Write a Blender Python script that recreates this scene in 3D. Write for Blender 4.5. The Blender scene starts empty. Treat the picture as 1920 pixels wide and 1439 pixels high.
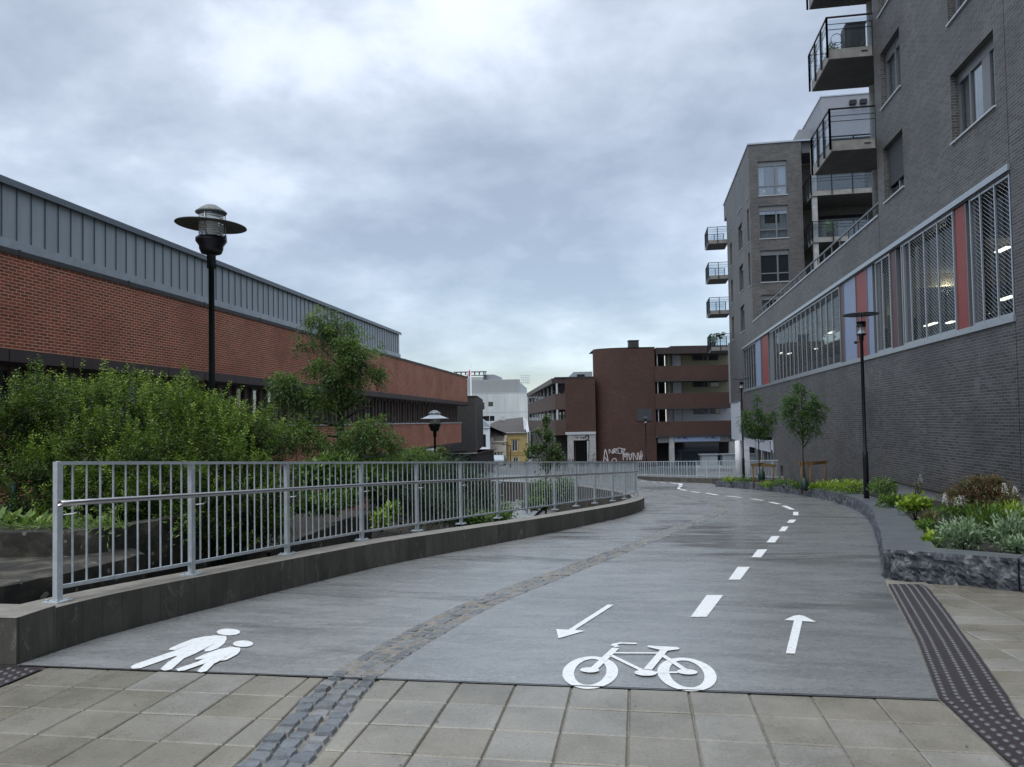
import bpy, math, random
import numpy as np
from mathutils import Vector, noise
random.seed(7); RNG=np.random.default_rng(7)
SC=bpy.context.scene; COL=SC.collection
R=math.radians
# ------------------------------------------------------------------ camera
YAW,PITCH,ROLL=R(9.25),R(1.9),R(1.0)
FPX=1442.0; PCX,PCY=960.0,744.2
CAM=Vector((0,0,1.6))
cF=Vector((-math.sin(YAW)*math.cos(PITCH),math.cos(YAW)*math.cos(PITCH),math.sin(PITCH)))
cR0=Vector((math.cos(YAW),math.sin(YAW),0)); cU0=cR0.cross(cF)
cR=cR0*math.cos(ROLL)-cU0*math.sin(ROLL); cU=cR.cross(cF)
cd=bpy.data.cameras.new('camera'); co=bpy.data.objects.new('camera',cd); COL.objects.link(co)
cd.sensor_width=36; cd.sensor_fit='HORIZONTAL'; cd.lens=36*FPX/1920
cd.shift_y=(PCY-719.5)/1920; cd.clip_start=.05; cd.clip_end=3000
from mathutils import Matrix
co.matrix_world=Matrix(((cR.x,cU.x,-cF.x,CAM.x),(cR.y,cU.y,-cF.y,CAM.y),(cR.z,cU.z,-cF.z,CAM.z),(0,0,0,1)))
SC.camera=co
# measuring aid used to derive real positions from the survey photograph
def ray(u,v): return cF+cR*((u-PCX)/FPX)-cU*((v-PCY)/FPX)
def at(u,v,Y): d=ray(u,v); return CAM+d*(Y/d.y)
SL,Y0=.055,4.69
def zr(y): return -SL*max(0.0,y-Y0)
# ------------------------------------------------------------------ world / light
SC.view_settings.view_transform='Standard'; SC.view_settings.look='None'
SC.view_settings.exposure=0.34; SC.view_settings.gamma=1.0
W=bpy.data.worlds.new('World'); SC.world=W; W.use_nodes=True
nt=W.node_tree; nt.nodes.clear()
def nd(t,ty,**k):
    n=t.nodes.new(ty)
    for a,b in k.items(): setattr(n,a,b)
    return n
def lk(t,a,b): t.links.new(a,b)
SUN_EL,SUN_AZ=R(55),R(200)   # azimuth clockwise from +Y
sky=nd(nt,'ShaderNodeTexSky',sky_type='NISHITA'); sky.sun_disc=False
sky.dust_density=0.0; sky.air_density=1.0; sky.ozone_density=2.0; sky.sun_elevation=SUN_EL; sky.sun_rotation=SUN_AZ
bg1=nd(nt,'ShaderNodeBackground'); bg1.inputs[1].default_value=.05
lk(nt,sky.outputs[0],bg1.inputs[0])
tc=nd(nt,'ShaderNodeTexCoord'); sp=nd(nt,'ShaderNodeSeparateXYZ'); lk(nt,tc.outputs['Generated'],sp.inputs[0])
def mth(t,op,a,b=None,c=None,clamp=False):
    n=nd(t,'ShaderNodeMath',operation=op); n.use_clamp=clamp
    for i,x in enumerate((a,b,c)):
        if x is None: continue
        if isinstance(x,(int,float)): n.inputs[i].default_value=x
        else: lk(t,x,n.inputs[i])
    return n.outputs[0]
zz=mth(nt,'ADD',mth(nt,'MAXIMUM',sp.outputs[2],0.0),.30)
cx=mth(nt,'DIVIDE',sp.outputs[0],zz); cy=mth(nt,'DIVIDE',sp.outputs[1],zz)
cb=nd(nt,'ShaderNodeCombineXYZ'); lk(nt,cx,cb.inputs[0]); lk(nt,cy,cb.inputs[1])
def noi(t,vec,scale,detail=6,rough=.55,dist=0.0,loc=None):
    if loc is not None:
        m=nd(t,'ShaderNodeMapping'); m.inputs[1].default_value=loc; lk(t,vec,m.inputs[0]); vec=m.outputs[0]
    n=nd(t,'ShaderNodeTexNoise'); n.inputs['Scale'].default_value=scale; n.inputs['Detail'].default_value=detail
    n.inputs['Roughness'].default_value=rough; n.inputs['Distortion'].default_value=dist
    lk(t,vec,n.inputs['Vector']); return n.outputs[0]
def ramp(t,fac,stops):
    n=nd(t,'ShaderNodeValToRGB'); cr=n.color_ramp
    while len(cr.elements)<len(stops): cr.elements.new(.5)
    for e,(p,c) in zip(cr.elements,stops):
        e.position=p; e.color=(c[0],c[1],c[2],1) if len(c)==3 else c
    lk(t,fac,n.inputs[0]); return n.outputs[0]
n1=noi(nt,cb.outputs[0],1.05,8,.52,.12,(1.3,-.4,0)); n2=noi(nt,cb.outputs[0],3.3,8,.56,.12,(4.1,2.0,0))
cf=mth(nt,'ADD',mth(nt,'MULTIPLY',n1,.62),mth(nt,'MULTIPLY',n2,.38))
cc=ramp(nt,cf,[(.40,(.27,.292,.325)),(.465,(.355,.382,.42)),(.53,(.47,.50,.545)),(.575,(.60,.635,.69)),(.66,(.72,.75,.80))])
hz=mth(nt,'MULTIPLY',mth(nt,'MINIMUM',mth(nt,'MAXIMUM',sp.outputs[2],0.0),.16),2.3)
zen=mth(nt,'ADD',mth(nt,'ADD',mth(nt,'MULTIPLY',mth(nt,'POWER',mth(nt,'MAXIMUM',sp.outputs[2],0.0),2.6),2.2),.40),hz)
bg2=nd(nt,'ShaderNodeBackground'); lk(nt,cc,bg2.inputs[0]); lk(nt,zen,bg2.inputs[1])
ad=nd(nt,'ShaderNodeAddShader'); lk(nt,bg1.outputs[0],ad.inputs[0]); lk(nt,bg2.outputs[0],ad.inputs[1])
wo=nd(nt,'ShaderNodeOutputWorld'); lk(nt,ad.outputs[0],wo.inputs[0])
sd=bpy.data.lights.new('sun','SUN'); sd.energy=1.1; sd.angle=R(35); sd.color=(1,.96,.9)
so=bpy.data.objects.new('sun',sd); COL.objects.link(so)
sdir=Vector((math.sin(SUN_AZ)*math.cos(SUN_EL),math.cos(SUN_AZ)*math.cos(SUN_EL),math.sin(SUN_EL)))
so.rotation_euler=sdir.to_track_quat('Z','Y').to_euler(); so.location=(0,-10,40)
# ------------------------------------------------------------------ materials
MATS={}
def newmat(n):
    m=bpy.data.materials.new(n); m.use_nodes=True; t=m.node_tree
    b=t.nodes['Principled BSDF']; MATS[n]=m; return m,t,b
def mixc(t,fac,a,b,mode='MIX'):
    n=nd(t,'ShaderNodeMix',data_type='RGBA',blend_type=mode)
    for i,x in ((0,fac),(6,a),(7,b)):
        if isinstance(x,(int,float)): n.inputs[i].default_value=x
        elif isinstance(x,tuple): n.inputs[i].default_value=(*x,1) if len(x)==3 else x
        else: lk(t,x,n.inputs[i])
    return n.outputs[2]
def bump(t,b,h,s=.3,d=.01):
    n=nd(t,'ShaderNodeBump'); n.inputs['Strength'].default_value=s; n.inputs['Distance'].default_value=d
    lk(t,h,n.inputs['Height']); lk(t,n.outputs[0],b.inputs['Normal'])
def plain(n,c,rough=.6,metal=0.0,var=.18,scale=6.0,bmp=.0,emit=None,streak=False,spec=None):
    m,t,b=newmat(n); g=nd(t,'ShaderNodeNewGeometry').outputs['Position']
    if streak:
        mp=nd(t,'ShaderNodeMapping'); mp.inputs[3].default_value=(1,1,.12); lk(t,g,mp.inputs[0]); g2=mp.outputs[0]
    else: g2=g
    f=noi(t,g2,scale,6,.65)
    lo=tuple(max(0,x*(1-var)) for x in c); hi=tuple(min(1,x*(1+var)) for x in c)
    lk(t,ramp(t,f,[(.3,lo),(.7,hi)]),b.inputs['Base Color'])
    b.inputs['Roughness'].default_value=rough; b.inputs['Metallic'].default_value=metal
    if spec is not None: b.inputs['Specular IOR Level'].default_value=spec
    if bmp: bump(t,b,noi(t,g,scale*8,5,.7),bmp,.01)
    if emit: b.inputs['Emission Color'].default_value=(*emit[0],1); b.inputs['Emission Strength'].default_value=emit[1]
    return m
def brick(n,c1,c2,mo,w=.235,h=.075,ms=.011,rough=.8,dirt=.35,light=None,smooth=.2):
    m,t,b=newmat(n); uv=nd(t,'ShaderNodeUVMap').outputs[0]
    bt=nd(t,'ShaderNodeTexBrick'); lk(t,uv,bt.inputs['Vector'])
    bt.inputs['Scale'].default_value=1; bt.inputs['Brick Width'].default_value=w; bt.inputs['Row Height'].default_value=h
    bt.inputs['Mortar Size'].default_value=ms; bt.inputs['Mortar Smooth'].default_value=smooth; bt.inputs['Bias'].default_value=-.1
    bt.inputs['Color1'].default_value=(*c1,1); bt.inputs['Color2'].default_value=(*c2,1); bt.inputs['Mortar'].default_value=(*mo,1)
    g=nd(t,'ShaderNodeNewGeometry').outputs['Position']
    f=noi(t,g,.55,5,.6); c=mixc(t,mth(t,'MULTIPLY',ramp(t,f,[(.4,(0,0,0)),(.7,(1,1,1))]),dirt),bt.outputs[0],(c1[0]*.55,c1[1]*.6,c1[2]*.62))
    f2=noi(t,g,26,3,.7); c=mixc(t,.25,c,ramp(t,f2,[(.3,(.3,.3,.3)),(.7,(.75,.75,.75))]),'OVERLAY')
    if light:
        mp=nd(t,'ShaderNodeMapping'); mp.inputs[3].default_value=(1,1,.5); lk(t,g,mp.inputs[0])
        f3=ramp(t,noi(t,mp.outputs[0],1.1,6,.75),[(.60,(0,0,0)),(.72,(1,1,1))]); c=mixc(t,mth(t,'MULTIPLY',f3,.45),c,light)
    lk(t,c,b.inputs['Base Color']); b.inputs['Roughness'].default_value=rough
    h_=mth(t,'ADD',mth(t,'MULTIPLY',bt.outputs[1],-1.0),mth(t,'MULTIPLY',f2,.4)); bump(t,b,h_,.55,.012)
    return m
brick('red_brick',(.30,.068,.033),(.12,.029,.018),(.56,.32,.21),light=(.38,.2,.15),dirt=.55,ms=.012)
brick('grey_brick',(.044,.042,.040),(.105,.10,.096),(.20,.197,.194),w=.29,h=.072,ms=.0075,light=(.19,.19,.195),dirt=.45,rough=.55)
brick('dark_red_brick',(.098,.040,.026),(.045,.021,.015),(.05,.034,.03),ms=.014,dirt=.7)
brick('brown_brick',(.085,.05,.04),(.06,.037,.03),(.1,.075,.06),ms=.012)
plain('zinc',(.32,.365,.395),.5,.2,.12,2.5,0,streak=True)
plain('zinc_seam',(.13,.155,.18),.4,.4)
plain('zinc_flashing',(.33,.37,.40),.4,.3,.15,3)
plain('coping_dark',(.032,.033,.033),.6,0,.4,7,.2)
plain('brown_metal',(.052,.037,.036),.5,.2,.2,3,streak=True)
plain('window_brown',(.10,.075,.064),.5,0,.25)
plain('blind_beige',(.24,.19,.12),.8,0,.3,4)
plain('blind_blue',(.1,.12,.15),.7)
plain('blind_ochre',(.4,.25,.06),.7)
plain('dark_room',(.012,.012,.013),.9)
plain('white_sill',(.44,.46,.48),.4,0,.1)
plain('frame_grey',(.15,.157,.165),.45,.2,.08)
plain('frame_dark',(.06,.062,.068),.45,.2,.08)
plain('alu',(.36,.39,.42),.35,.6,.08)
plain('mesh_wire',(.42,.44,.45),.4,.5,.05)
plain('panel_red',(.24,.034,.028),.5,0,.12,2)
plain('panel_dark_red',(.085,.032,.034),.5,0,.1,2)
plain('panel_blue',(.23,.285,.42),.5,0,.06,2)
plain('panel_teal',(.01,.075,.105),.5)
plain('panel_white',(.5,.52,.56),.5,0,.06,3)
plain('room_wall',(.035,.033,.03),.9,0,.2,1)
plain('room_ceiling',(.07,.065,.055),.9)
plain('room_floor',(.2,.2,.2),.6)
plain('curtain',(.42,.43,.44),.9,0,.25,9,streak=True)
plain('blind_dark',(.035,.038,.045),.7,0,.1)
plain('concrete_light',(.33,.33,.32),.75,0,.25,5,.3)
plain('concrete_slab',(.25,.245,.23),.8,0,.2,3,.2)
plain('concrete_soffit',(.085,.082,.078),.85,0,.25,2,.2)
plain('black_steel',(.012,.012,.014),.38,.3,.2)
plain('lamp_black',(.008,.010,.015),.33,.2,.3,9)
plain('galvanised',(.48,.53,.56),.42,.25,.16,14)
plain('stainless',(.42,.42,.42),.24,.9,.08,20)
plain('soil',(.016,.012,.010),.95,0,.5,12,1.0)
plain('bark',(.05,.038,.028),.9,0,.4,15,.6)
plain('bark_dark',(.02,.016,.013),.9,0,.4,15,.6)
plain('wood_stake',(.17,.105,.045),.75,0,.3,10,.3,streak=True)
plain('rubber_bag',(.008,.03,.02),.5)
plain('white_plastic',(.7,.72,.74),.5,0,.04)
plain('lamp_diffuser',(.62,.63,.62),.35,0,.06)
plain('old_shade',(.075,.08,.075),.6,0,.3,12)
plain('old_shade_green',(.14,.16,.15),.6,0,.4,22)
plain('grey_render',(.235,.245,.275),.7,0,.05,1)
plain('pale_cladding',(.33,.345,.345),.6,0,.06,1.5,streak=True)
plain('pale_concrete',(.50,.52,.51),.8,0,.2,.7,streak=True)
plain('yellow_render',(.42,.33,.14),.8,0,.1,1.5)
plain('yellow_trim',(.33,.22,.06),.8)
plain('white_render',(.6,.64,.68),.7,0,.08,2)
plain('beige_render',(.48,.45,.38),.8,0,.12,2)
plain('roof_tile',(.06,.055,.052),.7,0,.3,3)
plain('copper_red',(.34,.11,.07),.7)
plain('graffiti',(.55,.53,.54),.6,0,.1)
plain('graffiti_black',(.01,.01,.012),.6)
plain('graffiti_orange',(.5,.28,.1),.6)
plain('cream_panel',(.25,.235,.155),.7,0,.08,1)
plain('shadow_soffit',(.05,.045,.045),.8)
plain('street_grey',(.12,.124,.128),.7,0,.16,1.2,.15)
plain('garden_soil',(.03,.027,.019),.95,0,.5,4,1.0)
plain('flag_red',(.5,.03,.035),.8); plain('flag_white',(.7,.7,.72),.8); plain('flag_blue',(.02,.04,.15),.8)
plain('tube_light',(1,1,1),.5,emit=((1,.93,.78),3.2))
plain('room_glow',(.28,.24,.16),.8)
plain('exit_white',(.8,.85,.8),.5,emit=((.8,.95,.85),.5)); plain('exit_green',(.02,.2,.08),.5)
plain('white_flower',(.62,.62,.58),.7,0,.08)
plain('green_post',(.01,.06,.045),.5)
plain('terracotta',(.04,.035,.033),.7)
def glass(n,tint,fac=.10,rough=.02,opq=0.0,ior=1.5):
    m=bpy.data.materials.new(n); m.use_nodes=True; t=m.node_tree; t.nodes.clear()
    tr=nd(t,'ShaderNodeBsdfTransparent'); tr.inputs[0].default_value=(*tint,1)
    gl=nd(t,'ShaderNodeBsdfGlossy'); gl.inputs['Roughness'].default_value=rough; gl.inputs[0].default_value=(.9,.93,.96,1)
    fr=nd(t,'ShaderNodeLayerWeight'); f0=((ior-1)/(ior+1))**2
    f=mth(t,'ADD',mth(t,'MULTIPLY',mth(t,'POWER',fr.outputs['Facing'],5.0),(1-f0)*(.45 if ior<1.3 else 1.0)),fac*.6+f0,None,True)
    mx=nd(t,'ShaderNodeMixShader'); lk(t,f,mx.inputs[0]); lk(t,tr.outputs[0],mx.inputs[1]); lk(t,gl.outputs[0],mx.inputs[2])
    out=nd(t,'ShaderNodeOutputMaterial')
    if opq:
        df=nd(t,'ShaderNodeBsdfDiffuse'); df.inputs[0].default_value=(.55,.62,.68,1)
        m2=nd(t,'ShaderNodeMixShader'); m2.inputs[0].default_value=opq; lk(t,mx.outputs[0],m2.inputs[1]); lk(t,df.outputs[0],m2.inputs[2]); lk(t,m2.outputs[0],out.inputs[0])
    else: lk(t,mx.outputs[0],out.inputs[0])
    MATS[n]=m; return m
glass('glass',(.78,.82,.84),.22,0.0); glass('band_glass',(.6,.64,.66),.0,0.0,0,1.12); glass('glass_clear',(.93,.95,.96),.0,0.0); glass('balcony_glass',(.90,.93,.95),.0,0.0,.03)
glass('lamp_glass',(.9,.93,.93),.08,.1,.1)
m,t,b=newmat('dark_glass'); b.inputs['Base Color'].default_value=(.014,.018,.024,1); b.inputs['Roughness'].default_value=.06; b.inputs['Specular IOR Level'].default_value=.9
m,t,b=newmat('clear_panel_glass'); b.inputs['Base Color'].default_value=(.08,.11,.14,1); b.inputs['Roughness'].default_value=.1; b.inputs['Alpha'].default_value=.35
# ramp concrete: brushed, damp with wet patches
def ramp_mat():
    m,t,b=newmat('ramp_concrete'); g=nd(t,'ShaderNodeNewGeometry').outputs['Position']
    mp=nd(t,'ShaderNodeMapping'); mp.inputs[3].default_value=(.62,1.7,1); mp.inputs[2].default_value=(0,0,R(6)); lk(t,g,mp.inputs[0])
    st=noi(t,mp.outputs[0],2.2,8,.68,.3); bg=noi(t,g,.33,6,.6,.6,(3.1,7.7,0)); fi=noi(t,g,70,3,.8)
    mp2=nd(t,'ShaderNodeMapping'); mp2.inputs[3].default_value=(.35,1.1,1); lk(t,g,mp2.inputs[0])
    wet=ramp(t,noi(t,mp2.outputs[0],.55,7,.62,.4,(9.2,4.4,0)),[(.54,(0,0,0)),(.66,(1,1,1))])
    sA=nd(t,'ShaderNodeSeparateXYZ'); lk(t,g,sA.inputs[0])
    def blob(x0,y0,rx,ry,k):
        dx=mth(t,'DIVIDE',mth(t,'SUBTRACT',sA.outputs[0],x0),rx); dy=mth(t,'DIVIDE',mth(t,'SUBTRACT',sA.outputs[1],y0),ry)
        return mth(t,'MULTIPLY',mth(t,'MAXIMUM',mth(t,'SUBTRACT',1.0,mth(t,'ADD',mth(t,'MULTIPLY',dx,dx),mth(t,'MULTIPLY',dy,dy))),0.0),k)
    wb=mth(t,'ADD',mth(t,'ADD',blob(1.3,14.5,1.6,4.5,.15),blob(2.6,9.5,1.5,3.0,.10)),mth(t,'ADD',blob(1.0,42,2.2,5,.16),blob(-1.2,15,.8,3.5,.10)))
    wn=noi(t,mp2.outputs[0],.75,8,.68,.5,(9.2,4.4,0))
    wet=ramp(t,mth(t,'ADD',wn,wb),[(.55,(0,0,0)),(.66,(1,1,1))])
    c=ramp(t,st,[(.28,(.175,.182,.182)),(.5,(.215,.222,.220)),(.72,(.262,.268,.265))])
    c=mixc(t,.5,c,ramp(t,bg,[(.35,(.38,.38,.38)),(.65,(.62,.62,.62))]),'OVERLAY')
    c=mixc(t,.62,c,ramp(t,fi,[(.3,(.22,.22,.22)),(.7,(.78,.78,.78))]),'OVERLAY')
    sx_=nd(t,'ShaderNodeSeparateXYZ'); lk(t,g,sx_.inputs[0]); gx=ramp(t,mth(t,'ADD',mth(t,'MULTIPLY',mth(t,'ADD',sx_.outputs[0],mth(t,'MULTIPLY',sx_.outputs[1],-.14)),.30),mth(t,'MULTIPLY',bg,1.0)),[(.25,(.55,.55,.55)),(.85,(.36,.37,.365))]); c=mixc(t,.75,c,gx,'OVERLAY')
    mpf=nd(t,'ShaderNodeMapping'); mpf.inputs[3].default_value=(1.2,22,1); mpf.inputs[2].default_value=(0,0,R(5)); lk(t,g,mpf.inputs[0]); fs=noi(t,mpf.outputs[0],3.0,6,.75); c=mixc(t,.15,c,ramp(t,fs,[(.32,(.25,.25,.25)),(.68,(.76,.76,.76))]),'OVERLAY')
    f4=noi(t,g,24,6,.85); c=mixc(t,.5,c,ramp(t,f4,[(.34,(.3,.3,.3)),(.66,(.7,.7,.7))]),'OVERLAY')
    mp3=nd(t,'ShaderNodeMapping'); mp3.inputs[3].default_value=(.5,5,1); mp3.inputs[2].default_value=(0,0,R(6)); lk(t,g,mp3.inputs[0])
    s3=ramp(t,noi(t,mp3.outputs[0],3.5,6,.75),[(.58,(0,0,0)),(.74,(1,1,1))]); c=mixc(t,mth(t,'MULTIPLY',s3,.22),c,(.36,.365,.36))
    c=mixc(t,mth(t,'MULTIPLY',wet,.6),c,(.085,.088,.085))
    # rain spots
    v=nd(t,'ShaderNodeTexVoronoi'); v.inputs['Scale'].default_value=5.0; lk(t,g,v.inputs['Vector'])
    c=mixc(t,mth(t,'MULTIPLY',mth(t,'LESS_THAN',v.outputs['Distance'],.03),.6),c,(.03,.03,.03))
    v2=nd(t,'ShaderNodeTexVoronoi'); v2.inputs['Scale'].default_value=46; lk(t,g,v2.inputs['Vector']); c=mixc(t,mth(t,'MULTIPLY',mth(t,'LESS_THAN',v2.outputs['Distance'],.14),.45),c,(.05,.05,.048))
    v3=nd(t,'ShaderNodeTexVoronoi'); v3.inputs['Scale'].default_value=33; lk(t,g,v3.inputs['Vector']); c=mixc(t,mth(t,'MULTIPLY',mth(t,'LESS_THAN',v3.outputs['Distance'],.10),.4),c,(.5,.5,.48))
    lk(t,c,b.inputs['Base Color'])
    r=mth(t,'SUBTRACT',mth(t,'ADD',mth(t,'MULTIPLY',st,.26),.15),mth(t,'MULTIPLY',wet,.12)); lk(t,r,b.inputs['Roughness'])
    h=mth(t,'ADD',mth(t,'MULTIPLY',fs,.2),mth(t,'MULTIPLY',f4,.5)); bump(t,b,h,.35,.008)
ramp_mat()
def rndmat(n,cols,rough=.75,bmp=.4,sc=60,patch=None,wet=False):
    m,t,b=newmat(n); a=nd(t,'ShaderNodeAttribute'); a.attribute_name='rnd'
    c=ramp(t,a.outputs['Fac'],[(i/(len(cols)-1),x) for i,x in enumerate(cols)])
    g=nd(t,'ShaderNodeNewGeometry').outputs['Position']
    f=noi(t,g,sc,5,.75); c=mixc(t,.45,c,ramp(t,f,[(.3,(.25,.25,.25)),(.7,(.75,.75,.75))]),'OVERLAY')
    f2=noi(t,g,1.0,7,.7); c=mixc(t,.9,c,ramp(t,f2,[(.34,(.33,.32,.29)),(.66,(.66,.66,.67))]),'OVERLAY')
    if patch:
        f3=ramp(t,noi(t,g,sc*.7,3,.8,0,(5,5,5)),[(.34,(1,1,1)),(.40,(0,0,0))]); c=mixc(t,mth(t,'MULTIPLY',f3,.5),c,patch)
    lk(t,c,b.inputs['Base Color'])
    if wet: lk(t,mth(t,'ADD',mth(t,'MULTIPLY',f2,.5),.05),b.inputs['Roughness'])
    else: b.inputs['Roughness'].default_value=rough
    bump(t,b,f,bmp,.006)
rndmat('paver',[(.185,.172,.135),(.232,.221,.19),(.195,.177,.136),(.255,.248,.222),(.215,.203,.168)],patch=(.06,.055,.05),wet=True,bmp=.3)
rndmat('sett',[(.10,.112,.125),(.16,.172,.182),(.125,.138,.15),(.22,.226,.225)],sc=45,bmp=.9,wet=True)
plain('joint_sand',(.23,.215,.185),.85,0,.3,18,.8)
plain('tactile',(.030,.023,.024),.5,0,.25,12,.3)
plain('tactile_dot',(.11,.11,.118),.45,0,.2,30)
plain('road_paint',(.78,.80,.79),.5,0,.06,22,.1)
m=MATS['road_paint']; t=m.node_tree; b=t.nodes['Principled BSDF']
g=nd(t,'ShaderNodeNewGeometry').outputs['Position']
c=mixc(t,ramp(t,noi(t,g,28,8,.85),[(.50,(0,0,0)),(.66,(1,1,1))]),(.78,.80,.79),(.50,.52,.515)); c=mixc(t,mth(t,'GREATER_THAN',noi(t,g,75,5,.85,0,(2,2,2)),.66),c,(.27,.28,.28)); lk(t,c,b.inputs['Base Color'])
def curb_mat():
    m,t,b=newmat('curb_concrete'); uv=nd(t,'ShaderNodeUVMap').outputs[0]
    bt=nd(t,'ShaderNodeTexBrick'); lk(t,uv,bt.inputs['Vector']); bt.offset=0
    bt.inputs['Scale'].default_value=1; bt.inputs['Brick Width'].default_value=.21; bt.inputs['Row Height'].default_value=60
    bt.inputs['Mortar Size'].default_value=.003; bt.inputs['Color1'].default_value=(.070,.066,.056,1); bt.inputs['Color2'].default_value=(.092,.087,.074,1); bt.inputs['Mortar'].default_value=(.028,.028,.026,1)
    mp=nd(t,'ShaderNodeMapping'); mp.inputs[3].default_value=(1,.22,1); lk(t,uv,mp.inputs[0])
    s=noi(t,mp.outputs[0],5,8,.75,.3); c=mixc(t,.6,bt.outputs[0],ramp(t,s,[(.3,(.25,.25,.25)),(.7,(.75,.75,.75))]),'OVERLAY')
    s2=ramp(t,noi(t,mp.outputs[0],3.3,9,.8,.8,(3,1,0)),[(.57,(0,0,0)),(.65,(1,1,1))]); c=mixc(t,mth(t,'MULTIPLY',s2,.5),c,(.30,.30,.28)); s5=ramp(t,noi(t,mp.outputs[0],1.1,6,.7,.3,(8,2,0)),[(.42,(.36,.36,.36)),(.6,(.66,.66,.65))]); c=mixc(t,.7,c,s5,'OVERLAY')
    lk(t,c,b.inputs['Base Color']); b.inputs['Roughness'].default_value=.7; bump(t,b,s,.4,.01)
curb_mat()
plain('curb_top',(.22,.205,.175),.6,0,.3,5,.4)
def mossy():
    m,t,b=newmat('mossy_concrete'); g=nd(t,'ShaderNodeNewGeometry').outputs['Position']
    c=ramp(t,noi(t,g,2.2,8,.7,.5),[(.38,(.010,.010,.009)),(.52,(.032,.030,.023)),(.68,(.12,.108,.085))])
    v=nd(t,'ShaderNodeTexVoronoi'); v.inputs['Scale'].default_value=9; lk(t,g,v.inputs['Vector'])
    sp_=mth(t,'LESS_THAN',mth(t,'ADD',v.outputs['Distance'],mth(t,'MULTIPLY',noi(t,g,30,3,.6),.12)),.27)
    msk=mth(t,'MULTIPLY',sp_,mth(t,'GREATER_THAN',noi(t,g,1.6,3,.5,0,(7,1,2)),.52))
    c=mixc(t,mth(t,'MULTIPLY',msk,.75),c,(.22,.21,.18))
    c=mixc(t,mth(t,'MULTIPLY',mth(t,'GREATER_THAN',noi(t,g,3.3,5,.8,0,(2,8,3)),.63),.5),c,(.045,.055,.022))
    lk(t,c,b.inputs['Base Color']); b.inputs['Roughness'].default_value=.85; bump(t,b,noi(t,g,14,8,.75),.8,.02)
mossy()
def granite():
    m,t,b=newmat('granite_rough'); g=nd(t,'ShaderNodeNewGeometry').outputs['Position']
    c=ramp(t,noi(t,g,11,9,.8,.6),[(.36,(.02,.025,.034)),(.5,(.065,.074,.09)),(.62,(.27,.285,.30))])
    lk(t,c,b.inputs['Base Color']); b.inputs['Roughness'].default_value=.55; bump(t,b,noi(t,g,16,9,.8),1.0,.03)
    m,t,b=newmat('granite_top'); g=nd(t,'ShaderNodeNewGeometry').outputs['Position']
    c=ramp(t,noi(t,g,3.2,8,.7),[(.3,(.085,.095,.108)),(.7,(.14,.152,.165))])
    f=noi(t,g,160,2,.7); c=mixc(t,.3,c,ramp(t,f,[(.3,(.3,.3,.3)),(.7,(.7,.7,.7))]),'OVERLAY')
    lk(t,c,b.inputs['Base Color']); b.inputs['Roughness'].default_value=.36; bump(t,b,f,.1,.003)
granite()
def leafmat(n,lo,hi,tip=None,rough=.5,tr=.3):
    m,t,b=newmat(n); a=nd(t,'ShaderNodeAttribute'); a.attribute_name='rnd'
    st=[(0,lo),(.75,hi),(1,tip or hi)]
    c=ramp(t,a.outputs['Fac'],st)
    g=nd(t,'ShaderNodeNewGeometry').outputs['Position']
    c=mixc(t,.6,c,ramp(t,noi(t,g,2.3,4,.6),[(.3,(.32,.32,.32)),(.7,(.68,.68,.68))]),'OVERLAY')
    lk(t,c,b.inputs['Base Color']); b.inputs['Roughness'].default_value=rough
    tl=nd(t,'ShaderNodeBsdfTranslucent'); lk(t,c,tl.inputs[0]); mx=nd(t,'ShaderNodeMixShader'); mx.inputs[0].default_value=tr
    o=t.nodes['Material Output']; lk(t,b.outputs[0],mx.inputs[1]); lk(t,tl.outputs[0],mx.inputs[2]); lk(t,mx.outputs[0],o.inputs[0])
leafmat('yew',(.008,.022,.004),(.14,.24,.022),(.34,.46,.07))
leafmat('cypress',(.025,.06,.012),(.14,.235,.045),(.27,.33,.09))
leafmat('rowan',(.022,.06,.014),(.09,.185,.04),(.18,.28,.07))
leafmat('maple_green',(.035,.075,.02),(.10,.17,.045),(.20,.24,.08))
leafmat('juniper',(.015,.035,.012),(.04,.085,.03),(.09,.14,.05))
leafmat('lime_leaf',(.06,.13,.012),(.24,.37,.03),(.45,.53,.08))
leafmat('silver_leaf',(.06,.11,.05),(.22,.33,.17),(.42,.50,.34),.7,.15)
leafmat('green_leaf',(.025,.07,.012),(.11,.21,.03),(.22,.33,.06))
leafmat('red_leaf',(.05,.02,.012),(.17,.085,.04),(.26,.17,.07))
leafmat('olive_leaf',(.05,.06,.02),(.16,.16,.06),(.25,.25,.11))
leafmat('hosta',(.06,.13,.02),(.19,.30,.06),(.34,.42,.14))
M=MATS
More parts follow.
